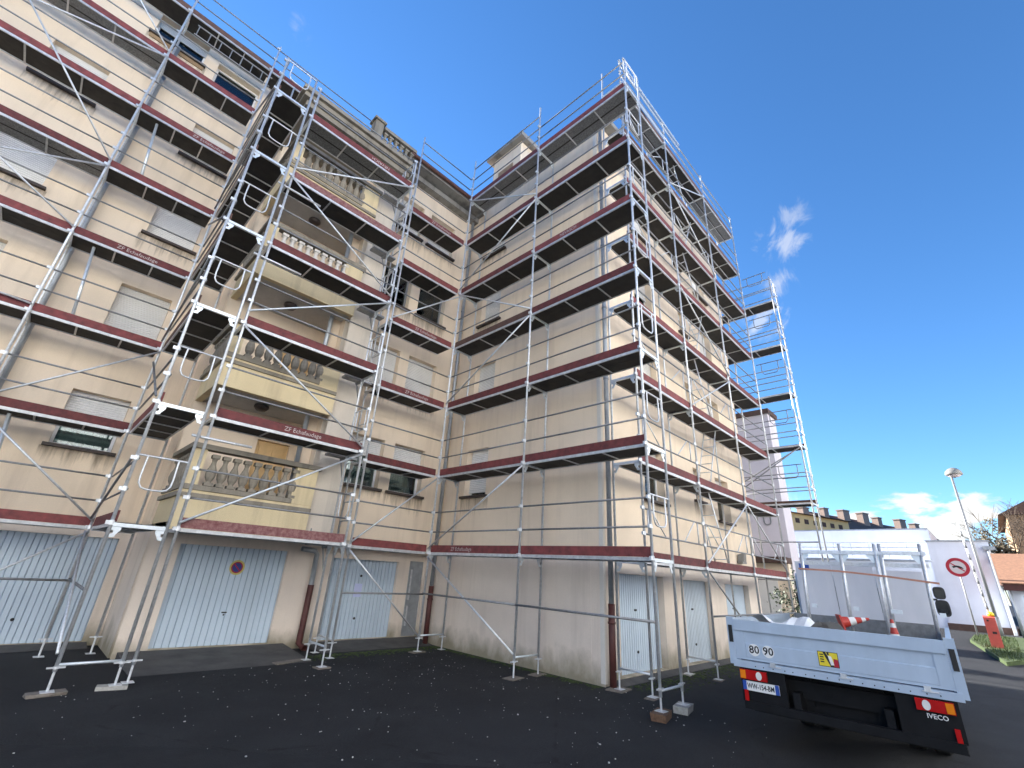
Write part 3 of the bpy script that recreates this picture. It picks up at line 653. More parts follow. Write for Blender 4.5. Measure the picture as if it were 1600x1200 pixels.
# --- left facade run
XS1, XV = -8.86, -6.63; LO, LI = 8.70, 9.43
S = Run('tall galvanised scaffold along the flat left facade with the two shuttered window columns', 'x', [], LO, LI)
for p in (-15.0, -11.93, XS1): S.frame(p, 17.4, range(1, 9), itop=16.4)
for k in range(1, 9):
    for j, (a, b) in enumerate(((-15.0, -11.93), (-11.93, XS1), (XS1, XV))):
        S.deck(a, b, k, under='mesh_deck' if (k in (7, 5) and j == 1) else 'plywood', toe='toe_brown' if k == 8 else 'toe_red', txt=TX if (j == 2 and k in (4, 6)) else None, txt_pos=.52 if k == 4 else .7)
S.deck(XV, -3.16, 8, bars=3, toe='toe_red'); 
S.upright(-3.16, LO, 14.0, 17.4, jack=False, levels=(8,)); S.upright(-3.16, LI, 16.4, 16.9, jack=False)
for a, b in ((-15.0, -11.93), (-11.93, XS1), (XS1, XV)): S.ledger(a, b, 1.28)
S.brace(XS1, .45, XV, Z(1)-.1); S.brace(XS1, Z(2)-.1, XV, Z(1)+.1); S.brace(XS1, Z(2)+.1, XV, Z(3)-.1)
S.brace(-11.93, Z(5)-.1, XS1, Z(4)+.08, 'steel'); S.brace(-11.93, Z(7)-.1, XS1, Z(5)+.1); S.brace(-11.93, Z(6)+.9, XS1, Z(7)-.1); S.brace(-11.93, Z(3)+.3, XS1, Z(3)+.1); S.brace(-11.2, Z(8)+.6, XS1, Z(7)+.1); S.brace(-11.93, Z(4)+.4, XS1, Z(5)-.1)
# lattice girder hung under the top deck
t = MB(); y = LO+.12
for z in (Z(8)-.20, Z(8)-.58): t.path([(XS1+.25, y, z), (XV+.1, y, z)], .02, 7)
for i in range(7): t.path([(XS1+.3+i*.29, y, Z(8)-.20), (XS1+.3+i*.29, y, Z(8)-.58)], .014, 6)
t.build('lattice_girder', 'steel_dull', S.root, smooth=True)
RUN_L = S
# --- stair side run beside the balconies (along y)
VI = -5.90
S = Run('narrow scaffold tower run on the left flank of the balconies with U-shaped end guards', 'y', [], XV, VI)
V0 = 5.53
S.frame(V0, Z(6)+1.1, range(1, 7), zj=(.04, .05)); S.upright(LO, XV, 0, 17.4, levels=range(1, 9)); S.upright(LO+.05, VI, 0, Z(8), levels=())
for k in range(1, 7):
    S.deck(V0, LO, k, toe='toe_red' if k in (1, 2) else 'toe_brown', bars=3)
    S.end_guard(V0, k)
    S.brace(V0+.1, Z(k)+1.0 if k % 2 else Z(k)+.1, LO-.1, Z(k)+.15 if k % 2 else Z(k)+1.6, 'steel_dull')
for k in range(1, 7): tube_obj('transom', (XV+.03, LO-.05, Z(k)-.06), (VI, LO-.05, Z(k)-.06), .024, 'steel', S.root)
S.brace(V0, .5, LO, Z(1)-.1)
tube_obj('ledger', (XV, V0+.05, 1.30), (XV, LO, 1.30), .0215, 'steel_dull', S.root)
RUN_V = S
# --- balcony front run
BL, BR, BO, BI = -5.74, -2.72, 5.62, 6.35
S = Run('galvanised scaffold bay standing in front of the stone balustrade balconies', 'x', [], BO, BI)
S.frame(BL, Z(6)+1.05, range(1, 7), inner=False, guss=False, foot=False, zj=(.05, 0))
S.frame(BR, Z(6)+1.05, range(1, 7), zj=(.02, .03), itop=Z(6)+1.0)
for k in range(1, 7):
    S.deck(BL, BR, k, toe='toe_worn' if k in (1, 5) else 'toe_red', txt={2: TX, 6: 'NEVASCH'}.get(k), flip=(k == 6), txt_pos=.55 if k == 2 else .66, under='mesh_deck' if k == 6 else 'plywood')
    S.end_guard(BR, k)
S.brace(BL, Z(1)+.08, BR, Z(2)-.08, 'steel_bright'); S.brace(BL, Z(3)-.1, BR, Z(2)+.05); S.brace(BL, Z(3)+.25, BR, Z(4)-.05, 'steel_bright'); S.brace(BL, Z(5)-.1, BR, Z(4)+.1); S.brace(BL, Z(5)+.2, BR, Z(6)-.05)
for k in (2, 4, 5): tube_obj('scaffold_tube', (BL-.25, BO-.05, Z(k)-.45), (BL+.75, BO-.05, Z(k)-.45), .024, 'steel', S.root)
for k in range(1, 7):              # small console decks towards the wall
    t = MB(); zc_ = Z(k)-.02; t.box(BR-.42, BR+.30, BI+.04, BI+.27, zc_-.05, zc_); t.tube((BR, BI+.02, zc_-.55), (BR, BI+.27, zc_-.08), .016, 6); t.box(BR-.03, BR+.03, BI+.0, BI+.28, zc_-.09, zc_-.052); t.tube((BR-.38, BI+.20, zc_-.02), (BR-.38, BI+.20, zc_+.30), .015, 6)
    t.build('console_deck', ['steel_dull'], S.root)
RUN_B = S
# --- middle run in the recess
ML, MO, MI = -2.2, 6.38, 7.11
S = Run('short scaffold bay in the recess between the balconies and the wing', 'x', [], MO, MI)
S.frame(ML, 15.45, range(1, 7), zj=(.02, .02), itop=14.3)
for k in range(1, 7): S.deck(ML, -.03, k, txt=TX if k in (3, 4, 6) else None, txt_pos=.55, rails=True)
for h in (.5, 1.0): tube_obj('guardrail', (ML, MO+.03, Z(7)+h), (-.03, MO+.03, Z(7)+h), .019, 'steel_dull', S.root)
S.ledger(ML, -.03, 1.28); S.brace(ML, Z(1)-.12, -.03, .35); S.brace(ML, Z(1)+.08, -.03, Z(2)-.1); S.brace(ML, Z(4)+.05, -.03, Z(5)-.15)
for k in range(1, 7):             # ladder-like end frame
    t = MB(); 
    for h in (.55, 1.0): t.path([(ML, MO, Z(k)+h), (ML, MI, Z(k)+h)], .017, 6)
    t.build('end_guard', 'steel', S.root, smooth=True)
RUN_M = S
# --- wing, yard side run
WO, WI = 0.0, .73; Y0, Y1, Y2 = 0.0, 3.10, 6.33
S = Run('two-bay scaffold along the yard side of the wing, ending at the near corner', 'y', [], WO, WI)
S.frame(Y0, Z(7)+1.05, range(1, 8), zj=(.10, .10)); S.frame(Y1, Z(7)+1.9, range(1, 8), itop=Z(7)); S.frame(Y2, Z(7)+1.9, range(1, 8), itop=Z(7), zj=(.02, .02))
for k in range(1, 8):
    S.deck(Y0, Y1, k, under='mesh_deck' if k == 7 else 'plywood', txt='NEVASCH' if k == 5 else None, txt_pos=.62); S.deck(Y1, Y2, k, under='mesh_deck' if k == 7 else 'plywood', txt=TX if k == 1 else None, txt_pos=.62, toe='toe_brown' if k == 4 else 'toe_red')
    S.end_guard(Y0, k)
for a, b in ((Y0, Y1), (Y1, Y2)):
    S.ledger(a, b, 1.30); tube_obj('guardrail', (WO, a, Z(7)+1.5), (WO, b, Z(7)+1.5), .019, 'steel_dull', S.root) if a > 1 else None
S.brace(Y2, Z(1)-.12, Y1, .42); S.brace(Y2, Z(1)+.1, Y1, Z(2)-.1); S.brace(Y2, Z(3)+.1, Y1, Z(4)-.1); S.brace(Y2, Z(5)-.08, Y1, Z(4)+.12); S.brace(Y2, Z(5)+.1, Y1, Z(6)-.1); S.brace(Y2, Z(7)-.08, Y1, Z(6)+.12)
RUN_W = S
# --- wing, end face run
RO, RI = .73, 1.40; RXS = [1.09, 3.98, 7.20, 10.32]
S = Run('three-bay scaffold across the end face of the wing with internal ladders', 'x', [], RO, RI)
for i, p in enumerate(RXS): S.frame(p, Z(8)+1.1, range(1, 9), zj=(.02, .02), guss=i < 2)
for k in range(1, 9):
    for j in range(3):
        S.deck(RXS[j], RXS[j+1], k, under='mesh_deck' if (k == 8 and j != 1) else 'plywood', toe='toe_brown' if k >= 7 else 'toe_red', lattice=(k, j) in ((1, 0), (1, 1), (1, 2), (2, 0), (3, 0), (3, 1), (4, 1), (5, 0), (6, 1), (7, 0)))
S.brace(RXS[1], Z(1)+.1, RXS[2], Z(2)-.1); S.brace(RXS[1], Z(1)-.1, RXS[2], .3, 'steel_dull'); S.brace(RXS[1], Z(5)-.1, RXS[2], Z(4)+.1); S.brace(RXS[1], Z(3)+.1, RXS[2], Z(4)-.1); S.brace(RXS[1], Z(7)-.1, RXS[2], Z(6)+.1); S.brace(RXS[1], Z(7)+.1, RXS[2], Z(8)-.1); S.brace(RXS[2], Z(2)-.1, RXS[3], Z(1)+.1)
S.ledger(RXS[1], RXS[2], 1.25); S.ledger(RXS[2], RXS[3], 1.25)
t = MB(); t.box(RXS[0]+.05, RXS[1]-.1, RO-.055, RO-.03, Z(8)+.05, Z(8)+.20); t.build('toe_board', 'steel_bright', S.root)
for h in (.62, .92):
    t = MB(); t.box(RXS[0]+.05, RXS[1]+1.2, RO-.055, RO-.03, Z(8)+h, Z(8)+h+.08); t.build('guard_plank', 'steel_bright', S.root)
RUN_R = S
# --- right side run, its end bay sticks out past the wing
S = Run('bare scaffold bay standing against the sky at the far right of the wing', 'y', [], 11.25, 10.54, dz=.40)
T0, T1 = -.30, 2.6
S.frame(T0, S.z(6)+1.1, range(2, 7), zj=(.02, .02), guss=False); S.frame(T1, S.z(6)+1.1, range(2, 7), guss=False)
for k in range(2, 7):
    S.deck(T0, T1, k, toe='toe_brown'); S.end_guard(T0, k)
    for h in (.5, 1.0): tube_obj('guardrail', (10.54, T0, S.z(k)+h), (10.54, T1, S.z(k)+h), .019, 'steel_dull', S.root, 7)
    t = MB(); zz = S.z(k)+1.25; t.path([(10.36, T0+.05, zz), (10.36, T0+.95, zz)], .016, 6); t.path([(10.36, T0+.2, zz), (10.36, T0+.2, zz-.35), (10.36, T0+.28, zz-.45), (10.36, T0+.7, zz-.45), (10.36, T0+.78, zz-.35), (10.36, T0+.78, zz)], .014, 6); t.build('end_guard', 'steel_dull', S.root, smooth=True)
tube_obj('brace', (10.54, T0, S.z(3)-.1), (10.54, T1, S.z(2)+.4), .021, 'steel_dull', S.root); tube_obj('brace', (10.54, T0+.2, S.z(2)+1.8), (10.54, T1, S.z(2)+.1), .02, 'steel_dull', S.root)
for z in (2.2, 3.4): tube_obj('ledger', (10.54, T0, z), (10.54, T1, z), .02, 'steel_dull', S.root)
RUN_T = S
# --- access ladders
def ladder(a, b, side, label, w=.34, m='steel', rail=.018):
    a = Vector(a); b = Vector(b); d = b-a; L = d.length; side = Vector(side).normalized(); t = MB()
    for q in (-w/2, w/2): t.tube(a+side*q, b+side*q, rail, 7)
    n_ = int(L/.29)
    for i in range(1, n_): c = a+d*(i/n_); t.tube(c-side*w/2, c+side*w/2, .013, 6)
    o = t.build('ladder', m, smooth=True); tag(o, label, 'ladder', 'access ladders in the scaffolds'); return o
ords = ['lowest', 'second lowest', 'third lowest', 'fourth lowest', 'fifth lowest', 'sixth lowest', 'topmost']
for k in range(1, 8):
    x0 = 5.9 if k % 2 else 5.1; x1 = 5.0 if k % 2 else 6.0
    ladder((x0, 1.08, Z(k)+.01), (x1, 1.08, Z(k+1)-.09), (0, 1, 0), 'galvanised access ladder, %s of those inside the scaffold on the wing end face' % ords[k-1])
for k, n_ in ((1, 'lowest'), (3, 'middle'), (5, 'topmost')):
    ladder((XS1+.62, LO+.34, Z(k)+.01), (XS1+.42, LO+.34, Z(k+1)-.09), (0, 1, 0), 'pale aluminium ladder in the left facade scaffold beside the grey rain pipe, %s' % n_, w=.30, m='steel_bright', rail=.03)
# --- pads under the base plates
def pad(name, x, y, sx, sy, h, m, label, rz=0.0):
    t = MB(); j = lambda: random.uniform(-.012, .012)
    t.box(-sx, sx, -sy, sy, -.004, h)
    t.v = [(v[0]+j(), v[1]+j(), v[2]) for v in t.v]
    o = t.build(name, m); o.location = (x, y, gz(x, y)); o.rotation_euler = (0, 0, rz); tag(o, label, 'block', 'pads under the scaffold feet'); return o
pad('timber_block', 0, 0, .21, .11, .10, 'log', 'brown timber block under the foremost scaffold foot at the wing corner', .25)
pad('concrete_block', .73, 0, .20, .11, .10, 'concrete', 'pale concrete block under the second scaffold foot at the wing corner', .2)
pad('wood_board', RXS[0]+.0, RI+.02, .22, .16, .02, 'wood_block', 'flat square board under the scaffold foot beside the red-brown pipe', .1)
pad('wood_board', RXS[0], RO, .17, .09, .02, 'wood_block', 'small board under the scaffold foot in front of the first end face garage', .1)
pad('wood_board', RXS[1], RI, .17, .09, .02, 'concrete', 'small block under the inner scaffold foot between the end face garages', .1)
pad('wood_board', RXS[1], RO, .14, .09, .02, 'wood_block', 'small block under the outer scaffold foot left of the truck', .1)
pad('wood_board', XV, V0, .21, .10, .04, 'wood_block', 'weathered board under the leftmost front scaffold foot', .1)
pad('broken_block', VI-.02, V0+.0, .18, .09, .05, 'concrete', 'broken concrete block under the scaffold foot left of the ribbed garage door', -.2)
pad('wood_board', BR-.28, BI+.05, .36, .09, .025, 'wood_block', 'long pale plank lying by the feet near the rain pipe', .25)
pad('wood_board', BR, BO, .13, .11, .02, 'wood_block', 'thin board under the front foot of the balcony scaffold', .1)
pad('wood_board', 0, Y1, .20, .13, .015, 'wood_block', 'board under the outer middle foot by the long blank wall', .15)
pad('wood_board', .73, Y1, .19, .11, .015, 'wood_block', 'board under the inner middle foot by the long blank wall', .15)
pad('wood_board', 0, Y2, .19, .10, .02, 'wood_block', 'board under the outer foot in the recess corner', .1)
# --- scattered plaster chips
t = MB()
for i in range(520):
    u = random.random()
    if u < .6: x, y = random.uniform(-7.5, 1.0), random.uniform(-1.5, 6.2)
    else: x, y = random.gauss(-1.5, 2.0), random.gauss(3.5, 1.8)
    if (x > .7 and y > 1.4) or y > 7.0: continue
    s_ = random.choice((.003, .004, .005, .007, .010)) * random.uniform(.7, 1.3) * (1.4 if random.random() < .03 else 1); a = random.random()*6.3
    pts = [(x+s_*random.uniform(.6, 1.3)*math.cos(a+q), y+s_*random.uniform(.6, 1.3)*math.sin(a+q), .003) for q in (0, 1.3, 2.6, 3.9, 5.2)]
    t.prism(pts, (0, 0, s_*random.uniform(.5, 1.0)))
o = t.build('plaster_chips', 'chip'); tag(o, 'small pale plaster chips strewn over the dark asphalt yard', 'debris', kind='stuff')
# --- moss along the wall feet
t = MB()
for i in range(1500):
    w_ = random.random()
    if w_ < .45: x, y = random.uniform(1.4, 8.5), 1.45-abs(random.gauss(0, .35))
    elif w_ < .7: x, y = .98-abs(random.gauss(0, .10)), random.uniform(1.7, 7)
    else: x, y = random.uniform(-2.6, .9), 6.9-abs(random.gauss(0, .25))
    s_ = random.uniform(.012, .035); a = random.random()*6.3
    t.prism([(x+s_*math.cos(a+q)*random.uniform(.6, 1.2), y+s_*math.sin(a+q)*random.uniform(.6, 1.2), .002) for q in (0, 1.05, 2.1, 3.15, 4.2, 5.25)], (0, 0, random.uniform(.004, .014)))
o = t.build('moss', 'grass'); tag(o, 'dark green moss tufts along the foot of the walls', 'moss', kind='stuff')

# ------------------------------------------------------------------ truck
TR = empty('flatbed_truck', 'white flatbed truck with dropside bed and scaffold rack, seen from behind', 'truck', (-.15, -2.39, 0), R_(3.5))
def tb(name, x0, x1, y0, y1, z0, z1, m, parent=TR): return box_obj(name, x0, x1, y0, y1, z0, z1, m, parent)
HB = 1.145
RQ = basis((0, -1, 0), (0, 0, 1))
t = MB()                                   # tail board : a pressed panel with two set-in fields
t.box(0, .03, -HB+.046, HB-.046, 1.0, 1.475)
t.box(-.032, 0, -HB+.046, HB-.046, 1.345, 1.475); t.box(-.012, 0, -HB+.046, HB-.046, 1.0, 1.03); t.box(-.012, 0, -HB+.046, -HB+.17, 1.03, 1.345); t.box(-.012, 0, HB-.17, HB-.046, 1.03, 1.345)
t.prism([(0, -HB+.172, 1.20), (-.012, -HB+.172, 1.19), (-.012, -HB+.172, 1.034), (0, -HB+.172, 1.032)], (0, 2*HB-.344, 0))
tail = t.build('tailboard', 'truck_white', TR)
for sgn in (-1, 1):
    t = MB(); t.box(-.015, .07, sgn*HB-.045, sgn*HB+.045, .93, 1.50); q = t.build('corner_post', 'truck_white', TR)
    t = MB(); t.box(-.024, -.014, sgn*HB-.025, sgn*HB+.025, 1.19, 1.40); t.build('latch', 'black', q)
    t = MB(); t.box(.07, 3.55, sgn*HB-.018, sgn*HB+.018, 1.0, 1.475); t.box(.07, 3.55, sgn*HB-.026, sgn*HB+.026, 1.40, 1.48); t.box(.07, 3.55, sgn*HB-.026, sgn*HB+.026, 1.02, 1.06)
    t.build('side_board', 'truck_white', TR)
t = MB(); t.box(-.03, .06, -HB, HB, .905, .985); t.box(.06, 3.6, -HB, -HB+.07, .90, .985); t.box(.06, 3.6, HB-.07, HB, .90, .985); sill_ = t.build('bed_sill', 'truck_white', TR)
for y in (-.86, -.1, .66):
    k = MB(); k.box(-.05, -.031, y-.03, y+.03, .965, 1.01); k.box(-.045, -.031, y-.09, y+.05, .955, .967); k.build('board_hook', 'steel', sill_)
for y in [-.95+.115*i for i in range(17)]:
    k = MB(); k.lathe([(0, 0), (.007, 0), (.007, .004), (0, .004)], seg=8); k.build('rivet', 'black', sill_, (-.033, y+random.uniform(-.02, .02), .935), rot=basis((0, 1, 0), (0, 0, 1)))
tb('shade_panel', .34, .40, -1.06, 1.06, .36, .90, 'truck_dark')  # black sheet standing in for the deep shade beneath the bed
tb('bed_floor', .06, 3.55, -HB+.075, HB-.075, .93, .99, 'truck_dark')
t = MB(); t.box(.3, 5.2, -.42, -.32, .55, .85); t.box(.3, 5.2, .32, .42, .55, .85); t.box(.25, .33, -.9, .9, .62, .82); t.box(1.2, 1.3, -.9, .9, .7, .9); t.build('chassis', 'truck_dark', TR)
for y0, y1 in ((.55, 1.08), (-1.08, -.55)):
    t = MB(); t.box(.0, .05, y0, y1, .52, .90); t.build('light_carrier', 'truck_dark', TR)
t = MB(); t.box(-.03, .06, -1.06, 1.06, .44, .53); t.box(.06, .3, -.5, -.42, .46, .7); t.box(.06, .3, .42, .5, .46, .7); t.build('under_run_bar', 'truck_dark', TR)
for sgn in (1, -1):
    yc = sgn*.915 if sgn > 0 else -.885
    t = MB(); t.box(-.045, -.001, yc-.16, yc+.16, .775, .885); lt = t.build('tail_light', 'lamp_red', TR)
    t = MB(); o0, o1 = (yc+.09, yc+.155) if sgn > 0 else (yc-.155, yc-.09); t.box(-.051, -.046, o0, o1, .782, .878); t.build('indicator', 'lamp_orange', lt)
    t = MB(); cy_ = yc-.07*sgn; pts = [(-.05, cy_+.035*math.cos(a)-.0, .83+.048*math.sin(a)) for a in [i*.3142 for i in range(20)]]; t.prism(pts, (-.004, 0, 0)); t.build('reversing_light', 'lamp_clear', lt)
    t = MB(); y_ = sgn*1.02; t.box(-.05, -.031, y_-.022, y_+.022, .535, .655); t.build('reflector', 'lamp_red', TR)
t = MB(); t.box(-.02, -.004, .63, 1.06, .648, .755); pl = t.build('number_plate', 'plate_white', TR)
for a_, b_ in ((1.015, 1.06), (.63, .675)):
    t = MB(); t.box(-.022, -.0205, a_, b_, .648, .755); t.build('plate_band', 'plate_blue', pl)
add('plate_number', text_mesh('WW-154-BM', .074, 'ink', bold=True), pl, (-.0225, .845, .70), RQ).scale = (.78, 1.1, 1)
add('maker_lettering', text_mesh('IVECO', .062, 'plate_white', bold=True), TR, (-.003, -.885, .725), RQ)
for tx, y in (('80', .87), ('90', .70)):
    t = MB(); t.prism([(-.0005, y+.072*math.cos(a), 1.125+.072*math.sin(a)) for a in [i*math.pi/12 for i in range(24)]], (-.0008, 0, 0)); q = t.build('speed_sticker', 'plate_white', tail, (-.012, 0, 0))
    add('speed_number', text_mesh(tx, .128, 'ink', bold=True), q, (-.0025, y, 1.125), RQ)
t = MB(); X = -.013; yl, yr, zb_, zt = .13, -.07, 1.06, 1.21
t.box(X-.001, X, yr-.006, yl+.006, zb_-.006, zt+.006, 1); t.quad((X-.0016, yl, zb_), (X-.0016, yr, zb_), (X-.0016, yr, zt), (X-.0016, yl, zt), 0)
t.poly([(X-.0022, yl-.05, zt), (X-.0022, yl-.08, zt), (X-.0022, yl-.155, zb_), (X-.0022, yl-.115, zb_)], 1); t.poly([(X-.0022, yl-.09, zt), (X-.0022, yl-.115, zt), (X-.0022, yl-.115, zt-.03), (X-.0022, yl-.10, zt-.03)], 1)
t.poly([(X-.0026, yl-.10, zt-.035), (X-.0026, yl-.135, zt-.04), (X-.0026, yl-.155, zb_+.02), (X-.0026, yl-.12, zb_+.015)], 2); t.poly([(X-.0024, yl-.155, zt-.06), (X-.0024, yr, zt-.07), (X-.0024, yr, zb_), (X-.0024, yl-.15, zb_)], 3)
for i in range(4): t.box(X-.0022, X-.0018, yl-.055, yl-.015, zt-.035-i*.026, zt-.022-i*.026, 1)
t.build('blind_spot_sticker', ['warn_yellow', 'ink', 'plate_white', 'sign_red'], tail)
# wheels
for x in (2.05, 5.1):
    for sgn in (-1, 1):
        ws = ([.52, .78] if x < 3 else [.76])
        for w_ in ws:
            y = sgn*w_; k = MB(); k.lathe([(.20, -.10), (.33, -.10), (.36, -.06), (.36, .06), (.33, .10), (.20, .10)], seg=22); q = k.build('wheel', 'rubber', TR, (x, y, .36), smooth=False, rot=basis((1, 0, 0), (0, 0, 1)))
            k = MB(); k.lathe([(.0, -.05), (.20, -.07), (.20, .07), (.0, .05)], seg=18); k.build('rim', 'steel_dull', q)
# cab
t = MB(); prof = [(3.75, .55), (5.95, .55), (6.0, .95), (5.75, 1.25), (5.15, 2.12), (4.9, 2.24), (3.80, 2.22), (3.75, 2.1)]
t.prism([(x, .96, z) for x, z in prof], (0, -1.92, 0)); cab = t.build('cab', 'truck_white', TR)
t = MB(); t.box(3.72, 3.748, -.75, .75, 1.62, 2.02); t.build('rear_window', 'pane', cab)
for sgn in (-1, 1):
    yc = sgn*1.17
    def oval(h0, h1, w_, x): zc2 = (h0+h1)/2; hh = (h1-h0)/2; return [(x, yc+w_*math.copysign(abs(math.cos(a))**.6, math.cos(a)), zc2+hh*math.copysign(abs(math.sin(a))**.6, math.sin(a))) for a in [i*math.pi/10 for i in range(20)]]
    k = MB(); k.prism(oval(1.60, 1.89, .105, 5.2), (.10, 0, 0)); k.prism(oval(1.90, 2.12, .09, 5.2), (.10, 0, 0)); k.tube((5.28, sgn*.94, 1.89), (5.28, sgn*1.12, 1.89), .02, 6); mir = k.build('mirror', 'black', TR)
    k = MB(); k.poly(oval(1.63, 1.86, .082, 5.197)); k.poly(oval(1.925, 2.095, .068, 5.197)); k.build('mirror_glass', 'mirror', mir)
# head board with three white sheets
t = MB(); t.box(3.60, 3.66, -HB+.1, HB-.1, .99, 1.50); t.build('headboard', 'steel_dull', TR)
for y0, y1, zt in ((.30, .90, 2.44), (-.34, .29, 2.40), (-1.02, -.35, 2.32)):
    t = MB(); t.box(3.62, 3.65, y0, y1, 1.45, zt); q = t.build('white_sheet', 'sheet_white', TR)
    if y0 > .2:
        t = MB(); t.box(3.616, 3.619, .66, .83, 2.28, 2.40); t.build('blue_sticker', 'plate_blue', q)
# rack of scaffold frames
RK = empty('scaffold_frame_rack', 'galvanised rack of upright scaffold frames strapped on the truck bed', 'rack', (2.75, -2.60, .99))
for i, y in enumerate((.85, .24, -.26, -.33, -.86)):
    lean = -.06
    for dx in ((0,) if i != 2 else (0, .08)):
        t = MB(); t.tube((dx, y+lean*-.9, 0), (dx, y+lean*.3, 1.73), .028, 8); q = t.build('post', 'steel', RK, smooth=True)
        for z in (.12, .68): 
            k = MB(); k.box(-.03, .03, -.075, .0, -.03, .03); k.build('coupler', 'steel_bright', q, (dx, y-.02-.03*z, z))
    k = MB()
    for s2 in (-1, 1):
        if (i == 0 and s2 > 0) or (i == 4 and s2 < 0) or i == 3: continue
        k.prism([(.0, y+.02*s2, 1.56), (0, y+.12*s2, 1.56), (0, y+.12*s2, 1.52), (0, y+.05*s2, 1.42), (0, y+.02*s2, 1.42)], (.012, 0, 0))
    if k.v: k.build('gusset', 'steel_bright', RK)
for z, x_ in ((1.58, 0), (1.40, .25)):
    t = MB(); t.box(x_-.025, x_+.025, -.93, .85, z-.03, z+.03); t.build('top_bar', 'steel', RK)
t = MB(); t.box(-.03, .03, -.93, .85, -.002, .04); t.build('bottom_bar', 'steel_dull', RK)
t = MB(); pts = [(-.04, .92, 1.27), (-.045, .3, 1.25), (-.045, -.3, 1.20), (-.04, -1.0, 1.12)]
for a, b in zip(pts, pts[1:]): t.quad(a, b, (b[0], b[1], b[2]+.03), (a[0], a[1], a[2]+.03)); t.quad((a[0]+.004, a[1], a[2]), (b[0]+.004, b[1], b[2]), (b[0]+.004, b[1], b[2]+.03), (a[0]+.004, a[1], a[2]+.03))
o = t.build('ratchet_strap', 'strap'); o.location = (2.75, -2.60, .99); tag(o, 'faded orange strap stretched across the frames on the truck', 'strap')
def cone(label, loc, rot=None, scale=1.0):
    e = empty('traffic_cone', label, 'cone', loc, group='traffic cones on the truck'); e.scale = (.85, .85, .85)
    if rot: e.rotation_euler = rot
    t = MB(); t.box(-.14, .14, -.14, .14, 0, .03); t.build('base', 'cone_orange', e)
    r = lambda z: .105-.085*(z-.03)/.47
    for a, b, m in ((.03, .16, 'cone_orange'), (.16, .27, 'cone_white'), (.27, .37, 'cone_orange'), (.37, .44, 'cone_white'), (.44, .50, 'cone_orange')):
        t = MB(); t.lathe([(r(a), a), (r(b), b)], seg=16); t.build('band', m, e, smooth=False)
    return e
cone('orange and white cone standing upright on the truck bed', (2.0, -2.93, 1.15))
cone('orange and white cone lying on its side on the truck bed', (2.3, -2.22, 1.45), (R_(78), 0, R_(20)))
o = box_obj('storage_box', 1.9, 2.6, -3.2, -2.15, .99, 1.15, 'truck_dark'); tag(o, 'low dark box on the truck bed under the upright cone', 'box')
o = box_obj('storage_box', 2.1, 2.55, -2.55, -2.0, 1.152, 1.30, 'truck_dark'); tag(o, 'dark box under the lying cone', 'box')
t = MB(); n_ = 14
for i in range(n_):
    for j in range(6):
        f_ = lambda i, j: (0.35+j*.13, -1.40-i*.075, 1.42+.10*math.sin(i*.55+1)*math.cos(j*.5)+.02*((i*7+j*3) % 3))
        t.quad(f_(i, j), f_(i, j+1), f_(i+1, j+1), f_(i+1, j))
o = t.build('dust_sheet', 'cloth_white', smooth=True); tag(o, 'crumpled white dust sheet in the rear of the truck bed', 'sheet')
o = box_obj('board_stack', .3, 1.6, -2.9, -1.35, .99, 1.26, 'wood_block'); tag(o, 'stack of boards under the white dust sheet in the truck bed', 'boards')

# the load stands square on the slightly turned bed
PIV = Matrix.Translation((-.15, -2.39, 0)) @ Matrix.Rotation(R_(3.5), 4, 'Z') @ Matrix.Translation((.15, 2.39, 0))
for o in COL.objects:
    if o.parent is None and o.name.split('.')[0] in ('scaffold_frame_rack', 'ratchet_strap', 'traffic_cone', 'storage_box', 'dust_sheet', 'board_stack'): o.matrix_basis = PIV @ o.matrix_basis

# ------------------------------------------------------------------ far side of the street
def rb(parent, name, x0, x1, y0, y1, z0, z1, m): return box_obj(name, x0, x1, y0, y1, z0, z1, m, parent)
# lilac block behind the wing
LB = empty('lilac_building', 'pale lilac rendered building right behind the scaffolded wing, with letter U', 'building', (0, 0, 0))
wall('wall', 'x', 18, 2.5, 14, 0, 10.5, [(4.6, 5.7, 4.2, 5.4), (4.6, 5.7, 7.0, 8.2), (7.5, 8.6, 4.2, 5.4), (7.5, 8.6, 7, 8.2)], 'lilac_render', parent=LB)
wall('wall', 'y', 2.502, 18.002, 19.3, 0, 10.5, [], 'lilac_render', parent=LB); rb(LB, 'wall', 19.0, 19.3, 2.85, 14, 0, 10.5, 'lilac_render')
rb(LB, 'roof', 17.85, 19.4, 2.4, 14.2, 10.502, 10.75, 'roof_dark'); rb(LB, 'chimney', 18.4, 19.1, 5, 5.9, 10.75, 12, 'concrete')
for u in (5.15, 8.05):
    for z in (4.2, 7.0):
        k = MB(); k.box(18.14, 18.18, u-.54, u+.54, z, z+1.2); k.build('window', 'pane', LB)
rb(LB, 'canopy', 16.9, 17.99, 2.5, 6.5, 3.05, 3.30, 'roof_dark'); rb(LB, 'porch_wall', 17.5, 17.9, 2.55, 6.5, .1, 3.04, 'render_beige'); rb(LB, 'shutter', 17.46, 17.499, 3.1, 4.4, .7, 2.6, 'shutter_closed')
add('letter', text_mesh('U', .62, 'pole_grey', .02), LB, (17.97, 3.28, 5.0), RQ)
